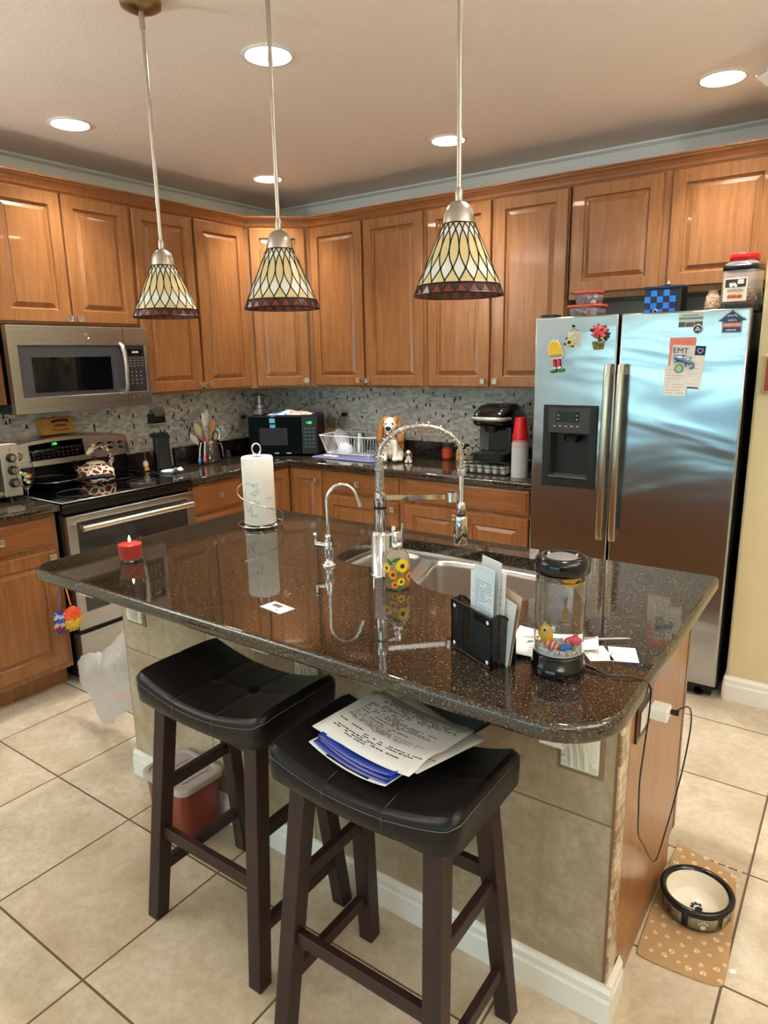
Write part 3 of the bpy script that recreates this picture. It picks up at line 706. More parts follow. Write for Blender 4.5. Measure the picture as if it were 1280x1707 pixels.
m.rings([ploop(outer, .863), ploop(outer, .8755)], cap0=False, cap1=False); m.build('sink_rim', SINKST, t, solid=.0015)
for cx, cy, z in ((2.37, -2.03, .7005), (2.76, -2.06, .6705)):
    m = MB(); m.lathe([(.045, 0), (.043, .003), (.034, .0035), (.032, 0), (.0, .0)], 24, (cx, cy, z)); m.build('drain', CHROME, t)

# ---- tall spring faucet
FXY = Vector((2.516, -2.255)); t = thing('kitchen_faucet', 'tall chrome spring-coil faucet with a pull-down spray head over the sink', 'faucet', (FXY.x, FXY.y, .9145))
m = MB(); m.lathe([(.033, 0), (.033, .005), (.029, .008), (.029, .128), (.026, .133), (.0175, .134), (.0175, .22), (.0185, .222), (.0185, .252), (.012, .254)], 28); m.build('faucet_body', CHROME, t)
m = MB(); m.lathe([(.019, .204), (.0195, .206), (.0195, .209), (.019, .211)], 24, cap=False); m.build('seal_ring', BLACKPL, t)
dv = Vector((.185, .155, 0)); reach = dv.length; dv.normalize()
def arc(n):
    P = []
    for i in range(n+1):
        s_ = i/n
        if s_ < .22: P.append(Vector((0, 0, .254+.10*s_/.22)))
        else:
            a = pi*(s_-.22)/.72 if s_ < .94 else pi
            if s_ <= .94: P.append(dv*(reach/2-reach/2*cos(a))+Vector((0, 0, .354+.088*sin(a))))
            else: P.append(dv*reach+Vector((0, 0, .354-.06*(s_-.94)/.06)))
    return P
A_ = arc(60)
m = MB(); m.tube(A_, .0068, 10); hose = m.build('hose', mat('braided_steel_hose', (186,182,174), .35, 1.0), t)
def coil(path, r, turns_at, wire, spt=14):
    # path: list of points, turns_at(s): cumulative turns
    m = MB(); N_ = int(turns_at(1)*spt); pts = []
    cum = [0]
    for i in range(1, len(path)): cum.append(cum[-1]+(path[i]-path[i-1]).length)
    tot = cum[-1]; side = Vector((-dv.y, dv.x, 0))
    lut = [turns_at(i/400) for i in range(401)]; j = 0
    for k in range(N_+1):
        tn = k/spt
        while j < 400 and lut[j+1] < tn: j += 1
        s_ = (j+(tn-lut[j])/max(1e-6, lut[j+1]-lut[j]))/400 if j < 400 else 1; s_ = min(s_, 1)
        L_ = s_*tot; i = 1
        while i < len(path)-1 and cum[i] < L_: i += 1
        a = (L_-cum[i-1])/max(1e-9, cum[i]-cum[i-1]); P = path[i-1].lerp(path[i], min(a, 1)); T_ = (path[i]-path[i-1]).normalized(); v = T_.cross(side).normalized()
        an = 2*pi*tn; pts.append(P+(side*cos(an)+v*sin(an))*r)
    m.tube(pts, wire, 5); return m
def turns(s_):
    if s_ < .20: return 17*s_/.20
    if s_ < .95: return 17+22*(s_-.20)/.75
    return 39+7*(s_-.95)/.05
coil(A_, .0135, turns, .0013).build('spring', CHROME, t)
E_ = dv*reach
m = MB(); m.tube([E_+Vector((0, 0, .295)), E_+Vector((0, 0, .21))], .0075, 12); m.tube([E_+Vector((0, 0, z)) for z in (.215, .21, .180, .178)], [.011, .014, .014, .012], 18); m.build('hose_end', CHROME, hose)
m = MB(); m.tube([E_+Vector((0, 0, z)) for z in (.173, .170, .165, .09, .086)], [.016, .019, .020, .0225, .020], 24); hd = m.build('spray_head', CHROME, t)
m = MB(); m.tube([E_+Vector((0, 0, .179)), E_+Vector((0, 0, .172))], .0135, 18); m.build('seal_ring', BLACKPL, hd)
m = MB(); R_ = E_+Vector((0, 0, .232))-dv*.028; m.bar(Vector((0, 0, .237))+dv*.017, R_-dv*.02, .008, .014); m.tube([R_+Vector((0, 0, -.014)), R_+Vector((0, 0, .014))], .016, 18)
arm_ = m.build('holder_arm', CHROME, t); m = MB(); m.tube([R_+Vector((0, 0, .0138)), R_+Vector((0, 0, .0146))], .0105, 16); m.build('holder_ring_hole', BLACKPL, arm_)
m = MB(); sd = Vector((.06, .95, .2)).normalized(); m.tube([Vector((.02, .01, .06)), Vector((.045, .028, .062)), Vector((.052, .033, .066))], .009, 12); m.tube([Vector((.05, .032, .064)), Vector((.055, .036, .16))], .0042, 10); m.build('lever_handle', CHROME, t)

# ---- small filter faucet
t = thing('filter_faucet', 'small chrome gooseneck drinking-water faucet with a side lever', 'faucet', (2.318, -2.262, .9145))
m = MB(); m.lathe([(.024, 0), (.024, .004), (.017, .008), (.012, .016), (.014, .03), (.0165, .05), (.015, .07), (.010, .088), (.011, .092), (.009, .098), (.0065, .10)], 22); m.build('faucet_body', CHROME, t)
dv2 = Vector((.80, .60, 0)).normalized(); m = MB(); P = [Vector((0, 0, .098)), Vector((0, 0, .15)), Vector((0, 0, .205))]
for i in range(1, 15): a = pi*.93*i/14; P.append(dv2*(.047-.047*cos(a))+Vector((0, 0, .205+.052*sin(a))))
P.append(P[-1]+Vector((.006, .004, -.018))); m.tube(P, .0058, 12); m.tube([P[-1], P[-1]+Vector((.002, .0015, -.012))], .0075, 12); m.build('gooseneck_spout', CHROME, t)
m = MB(); m.tube([(0, 0, .062), (-.022, -.012, .066), (-.036, -.020, .068)], [.009, .0085, .0075], 12); m.tube([(-.034, -.019, .066), (-.036, -.02, .082), (-.036, -.02, .094)], [.006, .004, .0045], 10); m.ball((-.036, -.02, .098), .0075, 12, 8); m.build('lever_handle', CHROME, t)

# ---- soap pump and dish wand holder
t = thing('soap_dispenser', 'clear glass pump soap bottle painted with yellow sunflowers, beside the tall faucet', 'soap dispenser', (2.617, -2.318, .9145))
bg = mat('soap_glass', (236,226,200), .03, trans=.85, ior=1.3)
m = MB(); m.lathe([(.030, 0), (.0345, .004), (.0355, .012), (.0355, .082), (.033, .095), (.024, .107), (.015, .111), (.014, .113)], 32); btl = m.build('bottle', bg, t)
m = MB(); m.lathe([(.030, .004), (.033, .008), (.033, .052), (0, .052)], 28); m.build('amber_soap', mat('amber_liquid', (214,140,40), .1, trans=.55, ior=1.33), btl)
m = MB(); m.lathe([(.0155, .112), (.0165, .114), (.0165, .128), (.013, .131), (.009, .132), (.009, .136), (.0115, .137), (.0115, .160), (.010, .163)], 22); m.bar((0, 0, .157), (-.018, -.028, .157), .009, .008); m.build('pump', CHROME, t)
YEL = mat('sunflower_yellow', (246,214,30), .45); LEAF = mat('leaf_green', (44,104,40), .5); BRN = mat('seed_brown', (60,34,16), .6); ORG = mat('petal_orange', (226,140,24), .5)
def on_bottle(ang, z, du, dz, off=.0006): a = ang+du/.0355; return ((.0355+off)*cos(a), (.0355+off)*sin(a), z+dz)
vd = math.atan2(-3.85+2.318, 3.66-2.617)
def flower(m, ang, z, r, mi, n_=14):
    m.mi = mi
    for k in range(n_):
        a = 2*pi*k/n_; c, s_ = cos(a), sin(a); q = .16*r
        P = [(.3*r*c-q*s_, .3*r*s_+q*c), (.3*r*c+q*s_, .3*r*s_-q*c), (.72*r*c+q*1.2*s_, .72*r*s_-q*1.2*c), (r*c, r*s_), (.72*r*c-q*1.2*s_, .72*r*s_+q*1.2*c)]
        m.add([on_bottle(ang, z, *p) for p in P], [(0,1,2,3,4)], False)
    m.mi = 2; m.add([on_bottle(ang, z, .33*r*cos(2*pi*k/12), .33*r*sin(2*pi*k/12), .0012) for k in range(12)], [tuple(range(12))], False)
m = MB(); flower(m, vd+.42, .070, .021, 0, 18); flower(m, vd-.35, .045, .016, 3); flower(m, vd-.95, .062, .015, 0); flower(m, vd+.3, .025, .013, 0); flower(m, vd-.2, .016, .012, 3); flower(m, vd+1.1, .035, .015, 3)
m.mi = 1
for (a, z, r, dr_) in ((-.1, .088, .016, .4), (-.65, .082, .014, 2.4), (.05, .050, .012, 1.2), (.75, .030, .013, .2), (-.6, .025, .012, 2.8), (.15, .005, .012, .9)):
    P = [(r*s_*cos(dr_)-w_*sin(dr_), r*s_*sin(dr_)+w_*cos(dr_)) for s_, w_ in ((-1, 0), (-.3, r*.35), (.4, r*.3), (1, 0), (.4, -r*.3), (-.3, -r*.35))]
    m.add([on_bottle(vd+a, z, *p) for p in P], [tuple(range(6))], False)
m.build('painted_sunflowers', [YEL, LEAF, BRN, ORG], btl, solid=.0005)
t = thing('dish_wand', 'small pump bottle with a pale stem standing behind the sunflower soap dispenser', 'bottle', (2.572, -2.268, .9145))
m = MB(); m.lathe([(.024, 0), (.026, .006), (.026, .065), (.018, .085), (.009, .095)], 22); m.build('bottle', mat('milky_glass', (226,218,212), .15, trans=.5), t)
m = MB(); m.lathe([(.008, .095), (.0065, .10), (.006, .158), (.004, .160)], 12); m.build('stem', mat('pale_metal', (200,198,192), .35, .6), t)

# ---- paper towel
t = thing('paper_towel_holder', 'chrome wire paper towel holder with a looped top and curved side arm', 'paper towel holder', (1.758, -2.005, .9145))
m = MB(); m.tube([(.085*cos(a*pi/20), .085*sin(a*pi/20), .012) for a in range(40)], .003, 8, closed=True); m.tube([(.05*cos(a*pi/20), .05*sin(a*pi/20), .012) for a in range(40)], .0025, 8, closed=True)
m.tube([(-.085, 0, .012), (.085, 0, .012)], .0025, 6); m.tube([(0, -.085, .012), (0, .085, .012)], .0025, 6); base = m.build('wire_base', CHROME, t)
for k in range(6):
    m = MB(); m.ball((.066*cos(k*pi/3+.3), .066*sin(k*pi/3+.3), .0075), .0075, 12, 8); m.build('ball_foot', CHROME, base)
m = MB(); m.cyl((0, 0, .012), (0, 0, .285), .004, 8); lp = [(.0165*sin(a)*.82, .0165*sin(a)*.57, .303-.0185*cos(a)*1.15) for a in [2*pi*k/20 for k in range(20)]]; m.tube(lp, .0032, 8, closed=True); m.build('post_loop', CHROME, t)
m = MB(); P = []
for i in range(26):
    s_ = i/25; a = -2.9+3.5*s_; P.append((.083*cos(a), .083*sin(a), .158-.100*s_))
P = [(.083*cos(-3.2), .083*sin(-3.2), .165)]+P+[(.090*cos(.75), .090*sin(.75), .045), (.085*cos(1.0), .085*sin(1.0), .014)]
m.tube(P, .0027, 8); m.build('tension_arm', CHROME, t)
pt = mat('printed_paper_towel', (236,234,228), .85); g = N(pt); v = g.co('Object'); n1 = g.noise(v, 26, 3); n2 = g.noise(v, 150, 4, .7); sp = g.n('SeparateXYZ'); g.l(v, sp.inputs[0])
band = g.math('MULTIPLY', g.math('GREATER_THAN', sp.outputs['Z'], .035), g.math('LESS_THAN', sp.outputs['Z'], .165)); 
msk = g.math('MULTIPLY', band, g.math('MULTIPLY', g.math('GREATER_THAN', n1, .53), g.math('GREATER_THAN', n2, .50)))
g.color(g.mix(g.math('MULTIPLY', msk, .6), srgb(228,226,216), g.ramp(n1, [(.53, srgb(80,120,170)), (.58, srgb(130,160,80)), (.64, srgb(70,110,160))]))); g.bump(g.noise(g.co('Object', (1,1,1)), 110, 2), .5, .003)
m = MB(); m.lathe([(.02, 0), (.059, .001), (.0605, .004), (.0605, .256), (.058, .26), (.02, .259), (.02, 0)], 48, cap=False); r = m.build('paper_towel_roll', pt); tag(r, 'white paper towel roll with faint blue and green print on the chrome holder', 'paper towel', loc=(1.758, -2.005, .929))
# ---- candle
t = thing('candle', 'lit red candle in a small clear glass near the left corner of the island', 'candle', (1.722, -2.565, .9145))
m = MB(); m.lathe([(0, 0), (.033, 0), (.035, .002), (.0405, .062), (.0415, .073), (.0400, .073), (.0388, .062), (.0335, .008), (0, .007)], 36, cap=False); m.build('glass_cup', GLASS, t, weld=True)
m = MB(); m.lathe([(0, .0085), (.0325, .0085), (.0382, .0545), (.03, .0535), (0, .052)], 32); wx = m.build('red_wax', mat('red_wax', (196,56,52), .35), t)
m = MB(); m.cyl((0, 0, .051), (0, 0, .062), .0008, 6); m.build('wick', mat('charred_wick', (30,24,20), .9), wx)
m = MB(); m.lathe([(0, .060), (.003, .063), (.0042, .068), (.003, .075), (.0, .084)], 12, cap=False); m.build('flame', mat('candle_flame', (255,196,110), .5, emit=22), wx)
l = lamp('candle_light', (1.722, -2.565, .9145+.088), .12, .01, (1, .6, .3)); l.data.spread = pi; l.rotation_euler = (pi, 0, 0)
# ---- business card
def card(label, loc, rz, w=.089, h=.051, marks=1, mt=PAPER, cat='card', tilt=0, seed=3, group=None):
    m = MB(); m.bx(-w/2, w/2, -h/2, h/2, 0, .0006); c = m.build('business_card', mt); tag(c, label, cat, loc=loc, rz=rz, group=group); 
    if tilt: c.rotation_euler = (tilt, 0, rz)
    m = MB(); rd = random.Random(seed)
    if marks == 1: m.bx(-w*.30, w*.08, h*.02, h*.32, .0006, .0009); m.bx(w*.12, w*.2, -h*.3, -h*.2, .0006, .0009)
    else:
        for k in range(5): m.bx(-w*.32+rd.uniform(0, .004), w*.28-rd.uniform(0, .02), h*(.30-.14*k), h*(.312-.14*k), .0006, .0008)
        m.ball((w*.0, h*.40, .0006), (.003, .002, .0003), 8, 4)
    m.build('print', mat('card_print', (120,84,60), .7) if marks == 1 else INK, c); return c
card('white business card with a small brown picture lying alone in front of the faucets', (2.444, -2.628, .9145), -.15, .085, .05)
card('white card at the right beside the aquarium, nearest the worktop edge', (3.284, -2.43, .9145), 1.95, .075, .058, 2)
card('white printed card partly tucked behind the aquarium under the pen', (3.235, -2.455, .9145), 2.2, .075, .052, 2, seed=8)
m = MB(); m.tube([(0, 0, 0), (.115, 0, 0), (.13, 0, 0), (.138, 0, 0)], [.0028, .003, .0026, .0008], 10); m.bar((.02, 0, .005), (.06, 0, .005), .002, .0015); pn = m.build('pen', mat('silver_pen', (150,146,140), .3, .8)); tag(pn, 'slim grey pen lying behind the aquarium on the cards', 'pen', loc=(3.165, -2.43, .921), rz=.62)
# ---- pile of small papers between the organizer and the aquarium
PIL = [(3.100, -2.470, .5, .13, .075, 1), (3.112, -2.500, .1, .12, .07, 2), (3.122, -2.515, .7, .11, .07, 3), (3.132, -2.53, .25, .115, .066, 4), (3.10, -2.43, .2, .12, .06, 5), (3.175, -2.44, .35, .11, .07, 6)]
lab = ['folded leaflet with a car drawing behind the paper pile', 'white receipt in the middle of the pile beside the aquarium', 'folded white slip lying crooked in the pile beside the aquarium', 'lowest front slip of the paper pile beside the aquarium', 'white leaflet furthest back in the paper pile', 'leaflet with a grey shoe drawing seen through the aquarium']
for i, (x, y, a, w_, h_, sd_) in enumerate(PIL):
    m = MB(); bend = .006+.004*(i % 3)
    m.grid(lambda u, v: ((u-.5)*w_, (v-.5)*h_, .0012+bend*abs(u-.5)**2*2.2), 8, 2); c = m.build('paper_slip', PAPER, solid=.0006); tag(c, lab[i], 'paper', loc=(x, y, .9145+.0025*(i % 4)), rz=a, group='loose papers beside the aquarium')
    m = MB(); rd = random.Random(sd_)
    for k in range(4): m.bx(-w_*.2, w_*rd.uniform(.05, .22), h_*(.28-.17*k), h_*(.30-.17*k), .0035, .0039)
    if i in (0, 5): m.ball((0, -.01, .004), (.024, .009, .003), 12, 6)
    m.build('print', mat('grey_print', (112,108,116), .7), c)

# ---- mesh letter organizer with leaflets
OA = math.atan2(-.065, .13); OL, OD_, OH = .145, .062, .112
mm = mat('black_wire_mesh', (12,12,12), .4, .3); g = N(mm); sp = g.n('SeparateXYZ'); g.l(g.co('Object'), sp.inputs[0])
u_ = g.math('ADD', sp.outputs['X'], sp.outputs['Y']); a1 = g.math('ABSOLUTE', g.math('SINE', g.math('MULTIPLY', g.math('ADD', u_, sp.outputs['Z']), 1150.0))); a2 = g.math('ABSOLUTE', g.math('SINE', g.math('MULTIPLY', g.math('SUBTRACT', u_, sp.outputs['Z']), 1150.0)))
g.l(g.math('MAXIMUM', g.math('LESS_THAN', a1, .42), g.math('LESS_THAN', a2, .42)), g.b.inputs['Alpha'])
t = thing('letter_organizer', 'black wire-mesh letter organizer holding leaflets near the front edge of the island', 'desk organizer', (2.948, -2.588, .9145), OA)
m = MB(); m.bx(0, OL, 0, OD_, 0, .002); m.bx(.001, OL-.001, 0, .0008, .002, OH); m.bx(.001, OL-.001, OD_-.001, OD_-.0002, .002, OH*.8)
def side_poly(): return [(0, 0), (OD_, 0), (OD_, .055), (OD_-.004, .078), (OD_-.014, .097), (OD_-.028, .110), (OD_-.045, .117), (0, OH)]
for x in (0, OL): m.add([(x, p, q) for p, q in side_poly()], [tuple(range(8))], False)
m.build('mesh_panel', mm, t, solid=.0006)
m = MB()
for x in (0, OL): m.tube([(x, p, q) for p, q in side_poly()], .0028, 8, closed=True); m.tube([(x, .02, 0), (x, .02, .114)], .0022, 6)
m.tube([(0, 0, OH), (OL, 0, OH)], .0028, 8); m.tube([(0, 0, .002), (OL, 0, .002)], .0028, 8); m.tube([(0, OD_, .055), (OL, OD_, .055)], .0022, 8); m.tube([(.04, -.0002, 0), (.04, -.0002, OH)], .002, 6)
m.build('wire_frame', BLACKMET, t)
m = MB()
for x in (.012, OL-.012):
    for z in (.012, OH-.012): m.ball((x, -.0015, z), (.0045, .0015, .0045), 12, 6)
m.build('mounting_magnet', WHITEPL, t)
OM = T3(2.948, -2.588, .9145) @ rotz(OA)
def leaflet(label, x0, x1, y, h, tiltx, tiltz, mt, header=None, lines=12, seed=1, name='leaflet'):
    w_ = x1-x0; m = MB(); m.bx(0, w_, -.0006, .0006, 0, h); o = m.build(name, mt); tag(o, label, 'leaflet')
    o.matrix_world = OM @ T3(x0, y, .0035) @ Matrix.Rotation(tiltz, 4, 'Y') @ Matrix.Rotation(tiltx, 4, 'X')
    if lines: m = paper_lines(MB(), .006, w_-.006, .012, h-.03, lines, .0012, -.0006, .3, seed); m.build('print', BLUEINK, o)
    if header: m = MB(); m.bx(.003, w_-.003, -.001, -.0006, h*header-.012, h*header+.004); m.build('printed_band', NAVY, o)
PB = mat('pale_blue_paper', (206,220,230), .75); PG = mat('grey_white_paper', (214,216,216), .75); TAN = mat('tan_envelope', (190,168,138), .75)
leaflet('front pale-blue leaflet with dense print standing tallest in the letter organizer', .062, .132, .010, .205, -.03, 0, PB, .45, 30, 3)
leaflet('blue-edged leaflet just left of the front printed leaflet in the organizer', .050, .110, .0155, .186, -.02, -.03, PAPER, None, 22, 4)
leaflet('blank white sheet rising highest at the back of the leaflets in the organizer', .060, .126, .022, .222, -.05, .03, PG, None, 0, 5)
leaflet('white leaflet with a red mark behind the printed leaflets in the organizer', .072, .140, .030, .200, -.03, .02, PAPER, None, 10, 6)
leaflet('tan envelope leaning at the right back of the letter organizer', .075, .150, .046, .165, -.06, .14, TAN, None, 0, 7, 'envelope')
leaflet('pale grey envelope leaning out of the right end of the letter organizer', .066, .152, .038, .150, -.04, .12, PG, None, 0, 8, 'envelope')

# ---- desktop aquarium
t = thing('tube_aquarium', 'tall round tube aquarium lamp with black base and lid holding toy fish', 'aquarium', (3.193, -2.578, .9145))
m = MB(); m.lathe([(.0525, 0), (.054, .003), (.054, .022), (.0515, .024), (.0515, .043), (.049, .046), (.0, .046)], 48); m.build('base', mat('gloss_black', (8,8,9), .06, spec=.6), t)
m = MB(); m.lathe([(.0484, .0465), (.0500, .0465), (.0500, .222), (.0484, .222), (.0484, .0465)], 64, cap=False); m.build('clear_tube', mat('acrylic', (252,253,253), 0, trans=1, ior=1.3), t, weld=True)
m = MB(); L = [(0, .0475), (.0480, .0475)]+[(.0480, .0475+.155*i/4) for i in range(1, 5)]+[(0, .2025)]; m.lathe(L, 64, cap=False)
m.build('water', mat('clear_water', (250,253,255), 0, trans=1, ior=1.10), t, weld=True)
m = MB(); m.lathe([(.0505, .214), (.0535, .217), (.0535, .236), (.050, .245), (.044, .248), (.034, .2475), (.031, .245), (0, .245)], 48); lid = m.build('lid', mat('black_lid', (10,10,11), .12), t)
m = MB(); m.lathe([(.031, .2452), (.029, .2462), (0, .2462)], 40); m.build('lid_disc', mat('grey_lid_disc', (120,118,116), .4), lid)
wg = mat('white_gravel', (236,234,230), .7); m = MB(); m.lathe([(0, .0482), (.0474, .0482), (.0474, .0505), (0, .0505)], 48); rd = random.Random(4)
for k in range(110):
    a = rd.uniform(0, 2*pi); r = .042*sqrt(rd.random()); m.ball((r*cos(a), r*sin(a), .052+rd.uniform(0, .004)), rd.uniform(.003, .0055), 6, 4)
g_ = m.build('gravel', wg, t); g_['kind'] = 'stuff'
YF = mat('yellow_toy', (244,184,24), .35); OF = mat('orange_toy', (236,96,36), .35); WF = mat('white_toy', (240,238,232), .4); BF = mat('blue_toy', (36,112,206), .35); PF = mat('pink_toy', (236,84,128), .35); GF = mat('lime_toy', (170,206,70), .4); KF = mat('black_toy', (16,16,18), .3)
cv = Vector((.29, -.79, 0)).normalized(); cs = Vector((cv.y*-1, cv.x, 0))   # towards the stools / sideways
def fish(name, label, c, ln, hgt, dirv, body, stripes, fin, eye=True, bulge=False):
    c = Vector(c); dx = Vector(dirv).normalized(); dy = Vector((0,0,1)).cross(dx).normalized(); dz = dx.cross(dy); R = Matrix((dx, dy, dz)).transposed()
    AC = Vector((3.193, -2.578, .9145))
    t = thing(name, label, 'toy fish', AC+c, 0); t.matrix_world = Matrix.Translation(AC+c) @ R.to_4x4()
    m = MB(); m.ball((0,0,0), (ln*.5, hgt*.36, hgt*.5), 20, 12); m.build('body', body, t)
    m = MB()
    P = [(-ln*.42, 0, 0), (-ln*.75, 0, hgt*.36), (-ln*.68, 0, 0), (-ln*.75, 0, -hgt*.36)]; m.add(P, [(0,1,2),(0,2,3)], False); P = [(-ln*.2, 0, hgt*.42), (ln*.15, 0, hgt*.46), (-ln*.1, 0, hgt*.68), (-ln*.3, 0, hgt*.6)]; m.add(P, [(0,1,2,3)], False)
    P = [(.0, hgt*.3, -.05*hgt), (-ln*.2, hgt*.5, -hgt*.3), (-ln*.02, hgt*.45, -hgt*.35)]; m.add(P, [(0,1,2)], False); m.add([(p[0], -p[1], p[2]) for p in P], [(0,1,2)], False)
    m.build('fin', fin, t, solid=.0012)
    if stripes:
        m = MB()
        for sx in (-.22, .06, .30):
            k = sqrt(1-(sx*2)**2); m.rings([[((sx+o)*ln, hgt*.362*k*cos(a)*1.02, hgt*.5*k*sin(a)*1.03) for a in [2*pi*q/20 for q in range(20)]] for o in (-.045, .045)], cap0=False, cap1=False, smooth=True)
        m.build('stripe', WF, t, solid=.0006)
    if eye:
        r_ = hgt*(.17 if bulge else .09); ez = hgt*(.36 if bulge else .12)
        for sgn in (-1, 1):
            m = MB(); e = Vector((ln*.36, sgn*hgt*.24, ez)); m.ball(e, r_, 12, 8); o = m.build('eye', WF, t); m = MB(); m.ball(e+Vector((r_*.6, sgn*r_*.5, r_*.15)), r_*.5, 10, 6); m.build('pupil', KF, o)
fish('toy_fish', 'yellow puffer-shaped toy fish with big white eyes at the left of the aquarium', cs*-.024+cv*.012+Vector((0,0,.086)), .036, .036, cv+cs*.5, YF, False, YF, bulge=True)
fish('toy_fish', 'orange toy fish with white stripes on the aquarium gravel', cs*-.012+cv*.022+Vector((0,0,.066)), .034, .018, cs*.9+cv*.3-Vector((0,0,.25)), OF, True, OF)
fish('toy_fish', 'blue toy fish with a yellow tail near the bottom of the aquarium', cs*.014+cv*.024+Vector((0,0,.062)), .026, .018, cs*-.9+cv*.3, BF, False, GF)
fish('toy_fish', 'pink toy fish behind the blue one at the right of the aquarium', cs*.026+cv*.004+Vector((0,0,.070)), .034, .022, cs*-.9+cv*.2, PF, False, PF)
fish('toy_fish', 'yellow toy fish floating at the water surface under the aquarium lid', cs*.018+Vector((0,0,.193)), .034, .020, cs*-.7+cv*.4, YF, False, YF)
aqua = [o for o in COL.objects if o.name == 'tube_aquarium'][0]
# power lead from the aquarium over the edge, down and back up to the charger in the island outlet
m = MB(); pts = [(3.232, -2.54, .921), (3.262, -2.545, .919), (3.295, -2.55, .918), (3.335, -2.535, .919), (3.362, -2.52, .905), (3.366, -2.515, .86), (3.358, -2.50, .76), (3.350, -2.485, .66), (3.350, -2.475, .58), (3.345, -2.44, .50), (3.345, -2.38, .43), (3.347, -2.32, .36), (3.350, -2.28, .318), (3.353, -2.255, .315), (3.356, -2.23, .34), (3.362, -2.18, .40), (3.372, -2.135, .50), (3.380, -2.125, .60), (3.384, -2.15, .67), (3.382, -2.20, .714), (3.366, -2.255, .722)]
def catmull(P, n=8):
    P = [Vector(p) for p in P]; out = []
    for i in range(len(P)-1):
        p0 = P[max(0, i-1)]; p1 = P[i]; p2 = P[i+1]; p3 = P[min(len(P)-1, i+2)]
        for k in range(n):
            t_ = k/n; out.append(.5*((2*p1)+(p2-p0)*t_+(2*p0-5*p1+4*p2-p3)*t_*t_+(3*p1-p0-3*p2+p3)*t_**3))
    out.append(P[-1]); return out
m.tube(catmull(pts), .0019, 8); m.tube([(3.228, -2.538, .923), (3.262, -2.545, .920)], .0035, 8); c = m.build('power_cord', BLACKPL, aqua); c.location = (-3.193, -2.578*-1, -.9145)
m = MB(); m.box((3.366, -2.262, .722), (.020, .012, .009)); m.build('cord_plug', BLACKPL, c, bevel=.001)
t = thing('wall_outlet', 'bronze outlet plate on the wooden end panel of the island', 'outlet', (3.3065, -2.312, .722))
m = MB(); m.bx(0, .005, -.062, .062, -.046, .046); m.bx(.0045, .007, -.048, .048, -.032, .032); m.build('cover_plate', mat('bronze_plate', (74,46,32), .4, .5), t, bevel=.0015)
m = MB(); m.bx(.006, .0082, .002, .042, -.024, .026); m.bx(.006, .0082, -.042, -.004, -.024, .026); m.build('socket', mat('ivory_socket', (226,220,206), .4), t)
m = MB(); m.bx(0, .042, -.0225, .0225, -.0155, .0155); o = m.build('usb_charger', WHITEPL, bevel=.004, seg=3); tag(o, 'white usb charger plugged into the island end outlet', 'charger', loc=(3.3155, -2.275, .722))

